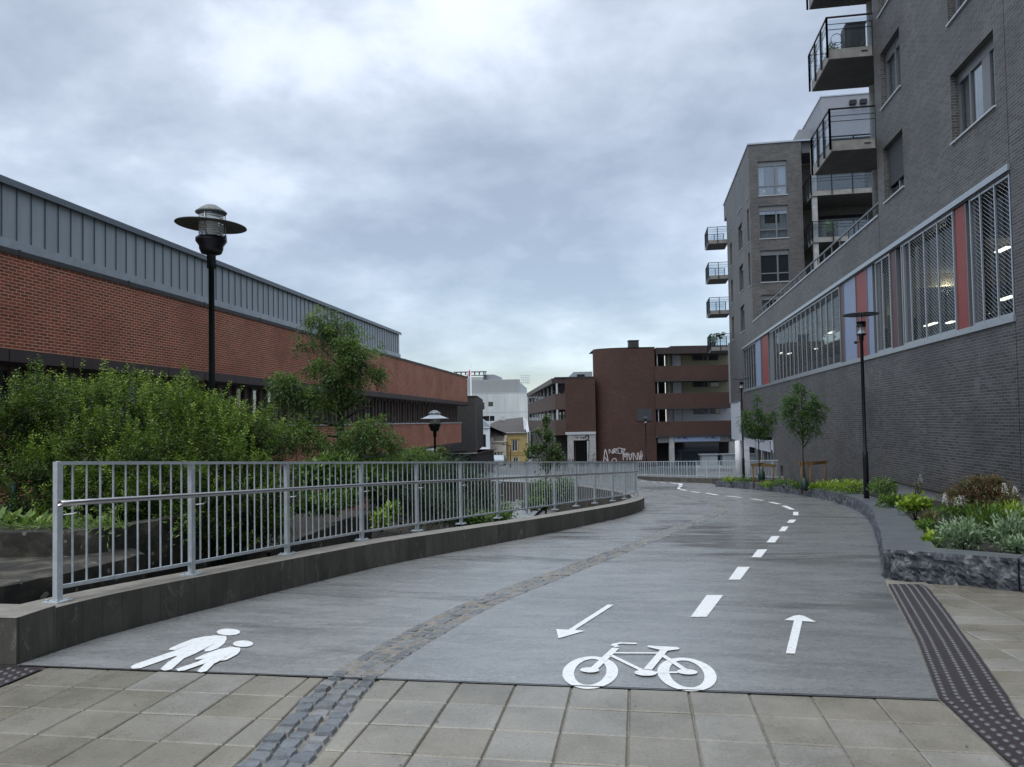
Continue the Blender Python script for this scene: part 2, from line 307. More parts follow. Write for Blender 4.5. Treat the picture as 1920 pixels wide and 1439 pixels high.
# ------------------------------------------------------------------ mesh builder
class MB:
    def __init__(s): s.v=[];s.f=[];s.uv=[];s.mi=[];s.rn=[];s.sm=[]
    def face(s,pts,uv=None,mi=0,rn=.5,sm=False):
        i=len(s.v); pts=[Vector(p) for p in pts]; s.v+=pts; s.f.append(tuple(range(i,i+len(pts))))
        if uv is None:
            n=(pts[1]-pts[0]).cross(pts[2]-pts[0])
            if n.length<1e-12 and len(pts)>3: n=(pts[2]-pts[0]).cross(pts[3]-pts[0])
            if n.length<1e-12: uv=[(0,0)]*len(pts)
            else:
                n.normalize()
                if abs(n.z)>.7: uv=[(p.x,p.y) for p in pts]
                else:
                    t=Vector((-n.y,n.x,0)).normalized(); uv=[(p.dot(t),p.z) for p in pts]
        s.uv.append(uv); s.mi.append(mi); s.rn.append(rn); s.sm.append(sm)
    def hexa(s,b,t,mi=0,rn=.5):      # bottom loop (ccw from above), top loop
        s.face(t,mi=mi,rn=rn); s.face(b[::-1],mi=mi,rn=rn)
        n=len(b)
        for i in range(n): j=(i+1)%n; s.face([b[i],b[j],t[j],t[i]],mi=mi,rn=rn)
    def box(s,x0,x1,y0,y1,z0,z1,mi=0,rn=.5):
        b=[(x0,y0,z0),(x1,y0,z0),(x1,y1,z0),(x0,y1,z0)]; t=[(x0,y0,z1),(x1,y0,z1),(x1,y1,z1),(x0,y1,z1)]
        s.hexa([Vector(p) for p in b],[Vector(p) for p in t],mi,rn)
    def fbox(s,fr,s0,s1,d0,d1,z0,z1,mi=0,rn=.5):
        P=fr.p; b=[P(s0,d0,z0),P(s1,d0,z0),P(s1,d1,z0),P(s0,d1,z0)]; t=[P(s0,d0,z1),P(s1,d0,z1),P(s1,d1,z1),P(s0,d1,z1)]
        if fr.t.cross(fr.n).z<0: b=b[::-1]; t=t[::-1]
        s.hexa(b,t,mi,rn)
    def prism(s,poly,z0,z1,mi=0): # z0,z1 callables or numbers
        f0=z0 if callable(z0) else (lambda p:z0); f1=z1 if callable(z1) else (lambda p:z1)
        s.hexa([Vector((p[0],p[1],f0(p))) for p in poly],[Vector((p[0],p[1],f1(p))) for p in poly],mi)
    def tube(s,pts,r,seg=8,mi=0,cap=True,sm=True):
        pts=[Vector(p) for p in pts]; rs=r if isinstance(r,(list,tuple)) else [r]*len(pts); rings=[]
        for i,p in enumerate(pts):
            d=(pts[min(i+1,len(pts)-1)]-pts[max(i-1,0)]).normalized()
            a=Vector((0,0,1)) if abs(d.z)<.9 else Vector((1,0,0)); x=d.cross(a).normalized(); y=d.cross(x)
            rings.append([p+(x*math.cos(k*2*math.pi/seg)+y*math.sin(k*2*math.pi/seg))*rs[i] for k in range(seg)])
        base=len(s.v)
        for rg in rings: s.v+=rg
        L=0
        for i in range(len(rings)-1):
            for k in range(seg):
                a=base+i*seg+k; b=base+i*seg+(k+1)%seg
                s.f.append((a,b,b+seg,a+seg)[::-1]); s.uv.append([(0,0)]*4); s.mi.append(mi); s.rn.append(.5); s.sm.append(sm)
        if cap:
            for idx,rev in ((0,False),(len(rings)-1,True)):
                f=tuple(base+idx*seg+k for k in range(seg)); s.f.append(f[::-1] if rev else f); s.uv.append([(0,0)]*seg); s.mi.append(mi); s.rn.append(.5); s.sm.append(False)
    def lathe(s,prof,c,seg=24,mi=0,sm=True,tilt=None):
        c=Vector(c); base=len(s.v)
        for r,z in prof:
            for k in range(seg):
                a=k*2*math.pi/seg; q=Vector((r*math.cos(a),r*math.sin(a),z)); s.v.append(c+q)
        for i in range(len(prof)-1):
            for k in range(seg):
                a=base+i*seg+k; b=base+i*seg+(k+1)%seg
                s.f.append((a,b,b+seg,a+seg)); s.uv.append([(0,0)]*4); s.mi.append(mi); s.rn.append(.5); s.sm.append(sm)
    def wall(s,fr,s0,s1,z0,z1,holes=(),depth=.12,mi=0):
        S=sorted({s0,s1,*[min(max(h[0],s0),s1) for h in holes],*[min(max(h[1],s0),s1) for h in holes]})
        Z=sorted({z0,z1,*[min(max(h[2],z0),z1) for h in holes],*[min(max(h[3],z0),z1) for h in holes]})
        P=fr.p; flip=fr.t.cross(Vector((0,0,1))).dot(fr.n)<0
        def q(a):
            s.face(a[::-1] if flip else a,mi=mi)
        for a,b in zip(S,S[1:]):
            for c,d in zip(Z,Z[1:]):
                ms,mz=(a+b)/2,(c+d)/2
                if any(h[0]<ms<h[1] and h[2]<mz<h[3] for h in holes): continue
                q([P(a,0,c),P(b,0,c),P(b,0,d),P(a,0,d)])
        for h in holes:
            a,b,c,d=h[:4]
            if len(h)>4: continue
            D=-depth
            q([P(a,0,c),P(a,0,d),P(a,D,d),P(a,D,c)]); q([P(b,0,d),P(b,0,c),P(b,D,c),P(b,D,d)])
            q([P(a,0,d),P(b,0,d),P(b,D,d),P(a,D,d)]); q([P(b,0,c),P(a,0,c),P(a,D,c),P(b,D,c)])
    def build(s,name,mats,parent=None,bevel=0,kind=None,origin=None):
        me=bpy.data.meshes.new(name); off=Vector((0,0,0))
        if origin is not None: off=Vector(origin)
        elif parent is not None:
            off=woff(parent)
        me.from_pydata([tuple(p-off) for p in s.v],[],s.f)
        u=me.uv_layers.new(name='UVMap'); flat=[c for f in s.uv for p in f for c in p]; u.data.foreach_set('uv',flat)
        me.polygons.foreach_set('material_index',s.mi); me.polygons.foreach_set('use_smooth',s.sm)
        if any(r!=.5 for r in s.rn):
            a=me.attributes.new('rnd','FLOAT','FACE'); a.data.foreach_set('value',s.rn)
        if not isinstance(mats,(list,tuple)): mats=[mats]
        for m_ in mats: me.materials.append(M[m_] if isinstance(m_,str) else m_)
        o=bpy.data.objects.new(name,me); COL.objects.link(o)
        if origin is not None: o.location=off
        if parent is not None:
            o.parent=parent
            if origin is not None: o.location=off-woff(parent)
        if bevel:
            bm=o.modifiers.new('bevel','BEVEL'); bm.width=bevel; bm.segments=1; bm.limit_method='ANGLE'; bm.angle_limit=R(40)
        if kind: o['kind']=kind
        return o
def woff(o):
    v=Vector((0,0,0))
    while o is not None: v+=Vector(o.location); o=o.parent
    return v
class Fr:
    def __init__(s,o,t,n): s.o=Vector(o); s.t=Vector(t).normalized(); s.n=Vector(n).normalized()
    def p(s,a,d,z): return Vector((s.o.x,s.o.y,0))+s.t*a+s.n*d+Vector((0,0,z+s.o.z))
def tag(o,label,cat,group=None):
    o['label']=label; o['category']=cat
    if group: o['group']=group
    return o
def thing(name,loc,label,cat,group=None):
    o=bpy.data.objects.new(name,None); COL.objects.link(o); o.location=loc; o.empty_display_size=.2
    return tag(o,label,cat,group)
def dup(o,parent=None):
    c=o.copy(); COL.objects.link(c); c.parent=parent
    for ch in list(o.children): dup(ch,c)
    return c
# numpy leaf cloud
def leafmesh(name,Cn,D,N,L,Wd,rn,mat,parent=None,extra=None):
    Cn=np.asarray(Cn);D=np.asarray(D);N=np.asarray(N)
    D=D/np.maximum(np.linalg.norm(D,axis=1,keepdims=True),1e-9)
    S_=np.cross(D,N); S_/=np.maximum(np.linalg.norm(S_,axis=1,keepdims=True),1e-9)
    L=np.broadcast_to(L,(len(Cn),))[:,None]; Wd=np.broadcast_to(Wd,(len(Cn),))[:,None]
    V=np.stack([Cn,Cn+D*L*.45+S_*Wd*.5,Cn+D*L,Cn+D*L*.45-S_*Wd*.5],1).reshape(-1,3)
    off=np.array(woff(parent)) if parent is not None else 0
    V=V-off; n=len(Cn)
    me=bpy.data.meshes.new(name); me.vertices.add(4*n); me.loops.add(4*n); me.polygons.add(n)
    me.vertices.foreach_set('co',V.ravel().astype(np.float32)); me.loops.foreach_set('vertex_index',np.arange(4*n,dtype=np.int32))
    me.polygons.foreach_set('loop_start',np.arange(0,4*n,4,dtype=np.int32)); me.polygons.foreach_set('loop_total',np.full(n,4,dtype=np.int32))
    me.update(calc_edges=True); a=me.attributes.new('rnd','FLOAT','FACE'); a.data.foreach_set('value',np.asarray(rn,dtype=np.float32))
    me.materials.append(M[mat]); o=bpy.data.objects.new(name,me); COL.objects.link(o)
    if parent is not None: o.parent=parent
    return o
def rdir(n): v=RNG.normal(size=(n,3)); return v/np.linalg.norm(v,axis=1,keepdims=True)
def blobpts(blobs,n,shell=.45,power=1.0,lump=.16):
    """points through a union of ellipsoids, mostly in their outer shell; returns pos, outward"""
    vol=np.array([max(b[3]*b[4],b[4]*b[5])**1.0 for b in blobs]); k=RNG.choice(len(blobs),n,p=vol/vol.sum())
    B=np.array([b[:6] for b in blobs],float)[k]; d=rdir(n); rad=1-shell*RNG.random(n)**power
    ph=np.array([noise.noise(Vector(x*2.3)+Vector((kk*3.7,0,0))) for x,kk in zip(d,k)])
    rad=rad*(1+lump*2*ph)
    P=B[:,:3]+d*B[:,3:6]*rad[:,None]; O=d/B[:,3:6]; O/=np.linalg.norm(O,axis=1,keepdims=True)
    return P,O,k
def shoots(P,D,nl,slen,leaf_l,leaf_w,spread=.9,up=None,droop=0.0,curve=0.0,base=.25,jit=.25):
    """leafy shoots: nl leaves along each shoot starting at P in direction D"""
    n=len(P); D=D/np.linalg.norm(D,axis=1,keepdims=True)
    a=rdir(n); S1=np.cross(D,a); S1/=np.linalg.norm(S1,axis=1,keepdims=True); S2=np.cross(D,S1)
    sl=slen*(.6+.8*RNG.random(n)); CC=[];DD=[];NN=[];TT=[]
    for i in range(nl):
        f=(i+.5)/nl; pos=P+D*(sl*f)[:,None]; pos[:,2]-=droop*sl*f*f
        ang=i*2.4+RNG.random(n)*.8; lat=S1*np.cos(ang)[:,None]+S2*np.sin(ang)[:,None]
        d=D*(1-spread*.5)+lat*spread+RNG.normal(size=(n,3))*jit; d[:,2]-=droop*f
        CC.append(pos);DD.append(d);NN.append(np.cross(lat,D)+RNG.normal(size=(n,3))*.5);TT.append(np.full(n,f))
    return np.concatenate(CC),np.concatenate(DD),np.concatenate(NN),np.concatenate(TT)
# ================================================================== GROUND
def catmull(pts,n=6):
    out=[];P=[Vector(p) for p in pts]
    for i in range(len(P)-1):
        a=P[max(i-1,0)];b=P[i];c=P[i+1];d=P[min(i+2,len(P)-1)]
        for k in range(n):
            t=k/n; out.append(.5*((2*b)+(c-a)*t+(2*a-5*b+4*c-d)*t*t+(3*b-a-3*c+d)*t*t*t))
    out.append(P[-1]); return out
def offset(path,d):
    out=[]
    for i,p in enumerate(path):
        t=(path[min(i+1,len(path)-1)]-path[max(i-1,0)]).normalized(); out.append(p+Vector((-t.y,t.x))*d)
    return out
def resample(path,step):
    out=[path[0]];acc=0
    for a,b in zip(path,path[1:]):
        L=(b-a).length; s=step-acc
        while s<=L: out.append(a+(b-a)*(s/L)); s+=step
        acc=(acc+L)%step
    return out
LC=catmull([(-4.23,4.72),(-4.24,5.5),(-4.13,6.3),(-3.88,7.6),(-3.62,8.9),(-3.40,9.9),(-3.08,10.9),(-2.56,12.4),(-1.9,14.3),(-1.15,16.8),(-.45,19.3),(-.05,21.3),(.13,23.2),(.10,24.8),(-.15,26.6),(-.7,29),(-1.5,32),(-2.7,36),(-4.4,40),(-7.2,44.5),(-11,48.5),(-15,51)],5)
KC=catmull([(2.75,9.47),(3.41,11.83),(4.18,14.77),(4.98,17.95),(5.72,21.6),(6.22,25.5),(6.42,29.5),(6.28,33.5),(5.85,37),(5.15,40.4),(4.45,42.8),(4.12,43.6)],5)
FW=catmull([(8.2,45.6),(6.3,49.2),(4.4,51.6),(2.4,55.6),(0,61.4),(-2.5,66.2),(-6.5,70)],5)
# big base ground and lower street
mb=MB(); mb.face([(-500,-300,-5.6),(500,-300,-5.6),(500,900,-5.6),(-500,900,-5.6)]); mb.build('ground','street_grey',kind='structure')
def zs(y): return -2.96 if y<62 else -2.96-.032*(y-62)
mb=MB()
ys=[36,45,55,62,70,80,95,110,130]
for a,b in zip(ys,ys[1:]): mb.face([(-16 if a<66 else -40,a,zs(a)),(40,a,zs(a)),(40,b,zs(b)),(-16 if a<66 else -40,b,zs(b))])
mb.build('street','street_grey',kind='structure')
# paved ramp
left=[(p.x,p.y) for p in LC]; right=[(1.635,Y0),(2.02,6.24),(2.70,9.3)]+[(p.x,p.y) for p in KC]+[(4.6,47.5),(4.5,51.6)]+[(p.x,p.y) for p in FW if p.x<4.3]
def interp(path,y,last=False):
    r=None
    for (x0,y0),(x1,y1) in zip(path,path[1:]):
        if y0<=y<=y1 and y1>y0: r=x0+(x1-x0)*(y-y0)/(y1-y0)
    return r
mb=MB()
yy=[Y0+.0001]+[5+.5*i for i in range(92)]
prev=None
for y in yy:
    xl=interp(left,y) if y>4.72 else -4.23
    if xl is None: xl=-15
    xr=interp(right,y)
    if xr is None: xr=4.5 if y<52 else 2
    row=[Vector((xl+(xr-xl)*k/6,y,zr(y))) for k in range(7)]
    if prev:
        for k in range(6): mb.face([prev[k],prev[k+1],row[k+1],row[k]])
    prev=row
y=50.5
for a,b in zip([50.5,53,56,59,62,65],[53,56,59,62,65,68]):
    xa=interp(right,a) or 4.5; xb=interp(right,b) or 0
    mb.face([(-16,a,zr(a)+.001),(xa,a,zr(a)+.001),(xb,b,zr(b)+.001),(-16,b,zr(b)+.001)])
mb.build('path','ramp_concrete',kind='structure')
# groove across ramp and dark seam at the pavers
mb=MB()
def gr(a,b,w,dz=.003,n=8):
    a=Vector(a);b=Vector(b)
    for i in range(n):
        p=a+(b-a)*(i/n);q=a+(b-a)*((i+1)/n)
        mb.face([(p.x,p.y,zr(p.y)+dz),(q.x,q.y,zr(q.y)+dz),(q.x,q.y+w,zr(q.y+w)+dz),(p.x,p.y+w,zr(p.y+w)+dz)])
gr((-.05,21.1),(5.3,19.3),.045); gr((-4.2,4.675),(1.63,4.69),.013,.006)
mb.build('expansion_joint','dark_room',kind='structure')
# paver bed + individually cut slabs
mb=MB(); mb.face([(-9,-2,-.012),(9,-2,-.012),(9,Y0,-.012),(-9,Y0,-.012)])
for a,b in zip([Y0,6,7.5,9,10],[6,7.5,9,10,11]): mb.face([(1.2+(a-Y0)*.2,a,zr(a)-.012),(9,a,zr(a)-.012),(9,b,zr(b)-.012),(1.2+(b-Y0)*.2,b,zr(b)-.012)])
mb.build('pavement','joint_sand',kind='structure')
def settc(y):
    pts=[(-1.70,1.5),(-1.735,3.4),(-1.82,4.62),(-1.76,5.68),(-1.52,7.4),(-.91,9.73),(.08,13.5),(.85,16.5),(1.63,19.4),(2.18,21.6),(2.42,23.4),(2.40,25.2),(1.95,29.3),(1.02,34.8),(.1,40.4),(-1.4,45),(-4,49)]
    return pts
SETT=catmull(settc(0),8)
def sx(y):
    for p,q in zip(SETT,SETT[1:]):
        if p.y<=y<=q.y and q.y>p.y: return p.x+(q.x-p.x)*(y-p.y)/(q.y-p.y)
    return -1.72
mb=MB()
def slab(c,rn):
    g=.0045; 
    cx=sum(p[0] for p in c)/4; cy=sum(p[1] for p in c)/4
    tz=random.gauss(0,.0012); ta=random.gauss(0,.003); tb=random.gauss(0,.003)
    def ins(p,d):
        v=Vector((cx-p[0],cy-p[1])); L=max(v.length,1e-6); return Vector((p[0],p[1]))+Vector((math.copysign(min(d,abs(v.x)),v.x),math.copysign(min(d,abs(v.y)),v.y)))
    def zf(q,dz): return zr(q.y)+tz+ta*(q.x-cx)+tb*(q.y-cy)+dz
    o=[ins(p,g) for p in c]; i=[ins(p,g+.006) for p in c]
    O=[Vector((q.x,q.y,zf(q,-.006))) for q in o]; I=[Vector((q.x,q.y,zf(q,0))) for q in i]; B=[Vector((q.x,q.y,zf(q,-.03))) for q in o]
    mb.face(I,rn=rn)
    for a in range(4):
        b=(a+1)%4; mb.face([O[a],O[b],I[b],I[a]],rn=rn); mb.face([B[a],B[b],O[b],O[a]],rn=rn)
px=.343; ymax=4.68
for r in range(11):
    yb=ymax-.345*(r+1); yt=ymax-.345*r
    for side in (0,1):
        if side==0: xs=[-1.457+.343*k for k in range(-1,10)]
        else: xs=[-2.105-.3525*k for k in range(-1,8)]
        for k in range(len(xs)-1):
            if side==0:
                a,b=xs[k],xs[k+1]; lim=lambda y:sx(y)+.178
                if b>1.63: 
                    if a>1.6: continue
                    b=1.63
                c=[(max(a,lim(yb)),yb),(b,yb),(b,yt),(max(a,lim(yt)),yt)]
                if b<=lim(yb)+.02 or b<=lim(yt)+.02: continue
            else:
                b,a=xs[k],xs[k+1]; lim=lambda y:sx(y)-.178
                if a<-3.98 and r<8 : 
                    if b<-3.97: continue
                    a=-3.97
                if b>-2.0: b=9
                c=[(a,yb),(min(b,lim(yb)),yb),(min(b,lim(yt)),yt),(a,yt)]
                if a>=lim(yb)-.02 or a>=lim(yt)-.02: continue
            slab(c,random.random())
# slabs left of the tactile strip and on the right-hand side (slope)
for r in range(10):
    yb=ymax-.345*(r+1); yt=ymax-.345*r
    for k in range(4): slab([(-4.32-.345*(k+1),yb),(-4.32-.345*k,yb),(-4.32-.345*k,yt),(-4.32-.345*(k+1),yt)],random.random())
def tr(y): # right edge of tactile strip
    return interp([(1.97,0),(1.96,4.5),(2.06,4.9),(2.28,5.78),(2.66,7.35),(2.98,8.75),(3.05,9.4)],y)
for r in range(30):
    yb=.9+.30*r; yt=yb+.30
    for k in range(14):
        a=1.30+.60*k-(0 if r%2 else 0); b=a+.60
        l1,l2=tr(yb),tr(min(yt,9.3))
        if l1 is None or l2 is None or b<=max(l1,l2)+.03: continue
        if yt>9.6-.75*(a-2.6) : continue
        slab([(max(a,l1),yb),(b,yb),(b,yt),(max(a,l2),yt)],random.random())
mb.build('paver_slabs','paver',kind='structure')
# setts: three rows of rough cubes
mb=MB(); P=resample(SETT,.105)
for i in range(len(P)-1):
    p,q=P[i],P[i+1]; t=(q-p).normalized(); n=Vector((-t.y,t.x)); far=p.y>30
    for row in range(3):
        if far and (i+row)%1: continue
        o=(row-1)*.113+random.gauss(0,.005); hl=.050+random.gauss(0,.004); hw=.051+random.gauss(0,.004)
        c=p+t*(.052+(row%2)*.045+random.gauss(0,.006))+n*o
        up=random.gauss(.004,.003) if p.y<4.7 else random.gauss(.001,.003)
        SQ=[(1,-.45),(1,.4),(.9,.9),(.4,1),(-.45,1),(-.92,.9),(-1,.42),(-1,-.4),(-.9,-.92),(-.4,-1),(.42,-1),(.92,-.9)]; m_=12; ring=[];top=[]
        for qa,qb in SQ:
            j=1+random.gauss(0,.05); e=c+t*(qa*hl*j)+n*(qb*hw*j); e2=c+t*(qa*hl*j*.84)+n*(qb*hw*j*.84)
            z=zr(e.y); ring.append(Vector((e.x,e.y,z-.012))); top.append(Vector((e2.x,e2.y,z+up+random.gauss(.002,.0022))))
        rn=random.random(); mid=Vector((c.x,c.y,zr(c.y)+up+.003+random.random()*.003))
        for k in range(m_):
            b=(k+1)%m_; mb.face([ring[k],ring[b],top[b],top[k]],rn=rn); mb.face([top[k],top[b],mid],rn=rn)
mb.build('sett_strip','sett',kind='structure')
mb=MB(); A=offset(SETT,.165);B=offset(SETT,-.165)
for i in range(len(A)-1):
    if A[i].y>4.66: mb.face([(B[i].x,B[i].y,zr(B[i].y)+.0015),(B[i+1].x,B[i+1].y,zr(B[i+1].y)+.0015),(A[i+1].x,A[i+1].y,zr(A[i+1].y)+.0015),(A[i].x,A[i].y,zr(A[i].y)+.0015)])
mb.build('sett_mortar','joint_sand',kind='structure')
# tactile strips
def tl(y): return interp([(1.64,0),(1.645,4.73),(2.03,6.24),(2.72,9.3)],y)
mb=MB()
Y=[1+.25*i for i in range(34)]
for a,b in zip(Y,Y[1:]):
    if b>9.2: break
    mb.face([(tl(a)+.004,a,zr(a)+.004),(tr(a)-.006,a,zr(a)+.004),(tr(b)-.006,b,zr(b)+.004),(tl(b)+.004,b,zr(b)+.004)])
mb.face([(-4.31,0,.004),(-3.975,0,.004),(-3.975,4.66,.004),(-4.31,4.66,.004)])
def dot(x,y):
    z=zr(y)+.004; k=8; r1=[];r2=[]
    for i in range(k):
        a=i*2*math.pi/k; r1.append(Vector((x+.0155*math.cos(a),y+.017*math.sin(a),z))); r2.append(Vector((x+.009*math.cos(a),y+.011*math.sin(a),z+.006)))
    for i in range(k): j=(i+1)%k; mb.face([r1[i],r1[j],r2[j],r2[i]],mi=1)
    mb.face(r2,mi=1)
y=1.9
while y<9.0:
    a,b=tl(y),tr(y)
    for k in range(5): dot(a+(b-a)*(k+.5)/5+(.0 if int(y/.067)%2 else .0),y+(.033 if k%2 else 0))
    y+=.067
y=2.5
while y<4.62:
    for k in range(5): dot(-4.31+.335*(k+.5)/5,y+(.033 if k%2 else 0))
    y+=.067
mb.build('tactile_paving',['tactile','tactile_dot'],kind='structure')
# planting bed soil, garden ground
mb=MB(); K2=offset(KC,-.5)
for i in range(len(K2)-1):
    a,b=K2[i],K2[i+1]; mb.face([(a.x,a.y,zr(a.y)+.22),(7.98,a.y,zr(a.y)+.25),(7.98,b.y,zr(b.y)+.25),(b.x,b.y,zr(b.y)+.22)])
mb.face([(3.2,9.8,zr(9.8)+.22),(3.9,8.9,zr(8.9)+.22),(7.98,6.0,zr(6)+.22),(7.98,9.8,zr(9.8)+.22)])
mb.build('planting_soil','soil',kind='structure')
def zg(y): return max(-2.9,min(.5,.5-.105*(y-7)))
mb=MB(); LO=offset(LC,.38)
for y in range(6,46):
    for xa,xb in ((-14,-11),(-11,-8),(-8,-5.5),(-5.5,None)):
        def xe(y): return min((interp([(p.x,p.y) for p in LO],y) or -5)-.02,-.3)
        x1a=xe(y) if xb is None else xb; x1b=xe(y+1) if xb is None else xb
        f=lambda x,y: zg(y)-(.5 if x>-5.6 else 0)+.12*noise.noise(Vector((x*.7,y*.7,0)))
        mb.face([(xa,y,f(xa,y)),(x1a,y,f(x1a,y)),(x1b,y+1,f(x1b,y+1)),(xa,y+1,f(xa,y+1))])
mb.build('garden_ground','garden_soil',kind='structure')
mb=MB()
for q in [[(-6.6,33),(-4.9,33),(-4.9,41),(-6.9,44)],[(-6.9,44),(-4.9,41),(-6.8,50),(-9.2,50)],[(-9.2,50),(-6.8,50),(-6.5,63),(-12.5,63)]]:
    mb.face([(x,y,-2.78 if y<64 else zs(y)+.01) for x,y in q])
mb.build('garden_path','ramp_concrete',kind='structure')
# ---------------------------------------------------------------- painted markings (real sheets 4 mm up)
def sheet(mb,poly,dz=.005):
    mb.face([(x,y,zr(y)+dz) for x,y in poly])
def onr(u,v):
    d=ray(u,v); t=(SL*Y0-CAM.z)/(d.z+SL*d.y); p=CAM+d*t
    if p.y<Y0: p=CAM+d*(-CAM.z/d.z)
    return (p.x,p.y)
def pts(*uv): return [onr(u,v) for u,v in uv]
def thick(mb,path,w,dz=.006):
    P=[Vector(p) for p in path]; L=offset(P,w/2); Rr=offset(P,-w/2)
    for i in range(len(P)-1): sheet(mb,[Rr[i],Rr[i+1],L[i+1],L[i]],dz)
def disc(mb,c,r,dz=.006,n=20): sheet(mb,[(c[0]+r*math.cos(k*2*math.pi/n),c[1]+r*math.sin(k*2*math.pi/n)) for k in range(n)],dz)
def ring(mb,c,ax,ay,w,dz=.005,n=48):
    for k in range(n):
        a,b=k*2*math.pi/n,(k+1)*2*math.pi/n
        sheet(mb,[(c[0]+(ax-w)*math.cos(a),c[1]+(ay-w)*math.sin(a)),(c[0]+ax*math.cos(a),c[1]+ay*math.sin(a)),(c[0]+ax*math.cos(b),c[1]+ay*math.sin(b)),(c[0]+(ax-w)*math.cos(b),c[1]+(ay-w)*math.sin(b))],dz)
def mark(mb,name,label,cat,group=None):
    c=sum(mb.v,Vector((0,0,0)))/len(mb.v); o=mb.build(name,'road_paint',origin=c); tag(o,label,cat,group); return o
# bicycle: traced in plan from the survey points
mb=MB()
def wheel(ul,ur,vt,vb,w=.075):
    L_=onr(ul,(vt+vb)/2); R_=onr(ur,(vt+vb)/2); T=onr((ul+ur)/2-4,vt); Bq=onr((ul+ur)/2+4,vb)
    c=((L_[0]+R_[0])/2,(T[1]+Bq[1])/2); ring(mb,c,(R_[0]-L_[0])/2,(T[1]-Bq[1])/2,w); return c
wheel(1054,1159,1232,1294); wheel(1233,1343,1235,1298)
Z=lambda x,y:(1080+x/6.4,1180+y/6.4)
def zp(*a): return [onr(*Z(x,y)) for x,y in a]
thick(mb,zp((205,495),(480,235)),.052,.007)
thick(mb,zp((460,297),(1010,300)),.034,.008)
thick(mb,zp((420,325),(800,510)),.036,.007)
thick(mb,zp((860,500),(1060,262)),.055,.009)
thick(mb,zp((1030,320),(1320,510)),.040,.0085)
thick(mb,zp((880,532),(1300,530)),.036,.007)
thick(mb,zp((500,222),(455,205),(470,188),(540,176),(700,182)),.042,.0065)
disc(mb,onr(*Z(700,181)),.021,.0066); disc(mb,onr(*Z(458,203)),.026,.0067)
sheet(mb,zp((852,226),(870,212),(1210,230),(1246,246),(1225,258),(1090,276),(1000,262)),.0095)
for x,y,r in ((165,507,.062),(835,542,.070),(1335,530,.064)): disc(mb,onr(*Z(x,y)),r,.0102)
mark(mb,'bicycle_marking','white painted bicycle symbol lying on the ramp above the paver joint','road marking')
# walking adult and child
mb=MB()
Z=lambda x,y:(x/3,1140+y/3)
def ell(mb,cx,cy,rx,ry,dz=.006):
    sheet(mb,[onr(*Z(cx+rx*math.cos(k*math.pi/12),cy+ry*math.sin(k*math.pi/12))) for k in range(24)][::-1],dz)
ell(mb,1285,140,66,19)
sheet(mb,zp((1200,158),(1272,162),(1275,180),(1262,205),(1225,232),(1180,248),(1152,250),(1150,240),(1202,208))[::-1],.0055)
sheet(mb,zp((1203,210),(1215,160),(1150,165),(1080,180),(1010,208),(955,232),(950,243),(985,242),(1080,205),(1100,210),(1000,258))[::-1],.0062)
sheet(mb,zp((1203,210),(1095,200),(985,245),(760,322),(733,338),(745,348),(790,345),(975,280),(1060,262))[::-1],.0068)
sheet(mb,zp((1205,208),(1020,262),(940,315),(902,350),(925,360),(965,352),(1035,290),(1100,262))[::-1],.0074)
ell(mb,1367,208,57,18,.0082)
sheet(mb,zp((1290,224),(1352,232),(1352,248),(1335,268),(1275,300),(1245,305),(1243,298),(1295,265))[::-1],.0088)
sheet(mb,zp((1300,262),(1300,226),(1230,240),(1150,268),(1098,292),(1100,300),(1135,296),(1190,280))[::-1],.0094)
sheet(mb,zp((1300,262),(1185,276),(1110,312),(990,352),(1002,364),(1040,360),(1160,318),(1230,296))[::-1],.0100)
sheet(mb,zp((1300,262),(1210,290),(1150,325),(1108,366),(1130,372),(1162,365),(1205,322),(1250,300))[::-1],.0106)
mark(mb,'pedestrian_marking','white painted adult and child walking symbol on the left of the ramp','road marking')
mb=MB(); Z=lambda x,y:(960+x/3.2,1060+y/3.2)
sheet(mb,zp((575,240),(610,242),(378,392),(438,398),(278,444),(266,388),(338,392))[::-1],.006)
mark(mb,'arrow_marking','white painted arrow pointing back toward the viewer, left of the bicycle lane dashes','road marking','painted arrows on the ramp')
mb=MB()
sheet(mb,zp((1643,534),(1698,536),(1742,340),(1692,336)),.006); sheet(mb,zp((1633,334),(1692,336.5),(1742,340.5),(1825,345),(1750,308),(1722,303),(1690,308)),.0062)
mark(mb,'arrow_marking','white painted arrow pointing up the ramp away from the viewer, right of the dashes','road marking','painted arrows on the ramp')
cl=[((1295,1158),(1325,1158),(1356,1117),(1325,1117)),((1366,1088),(1388,1088),(1406,1064),(1383,1064)),((1409,1046),(1427,1046),(1439,1031),(1421,1031)),((1437,1018),(1453,1018),(1462,1006),(1447,1006)),((1460,997),(1472,997),(1479,988),(1467,988)),((1475,981),(1488,981),(1493,975),(1481,975)),((1487,967),(1497,967),(1497,960.5),(1487,960.5))]
nm=['nearest dash of the white centre line, beside the painted arrows','second dash of the white centre line from the viewer','third dash of the white centre line from the viewer','fourth dash of the white centre line from the viewer','fifth dash of the white centre line, before the dark wet streaks','dash of the white centre line just before the expansion joint','short square dash of the white centre line just past the expansion joint']
for q,l in zip(cl,nm):
    mb=MB(); sheet(mb,pts(*q)); mark(mb,'lane_dash',l,'road marking','dashes of the white centre line')
far=[((1470,949),(1486,956)),((1444,942),(1462,946)),((1408,936),(1431,939)),((1363,930.5),(1389,933.5)),((1324,925),(1346,929)),((1296,922),(1312,924.5)),((1276,917.8),(1287,920.5)),((1258,905.8),(1270,907.8)),((1237,904.6),(1248,905.6)),((1224,904.1),(1229.5,904.9)),((1201,902.2),(1212,903.2))]
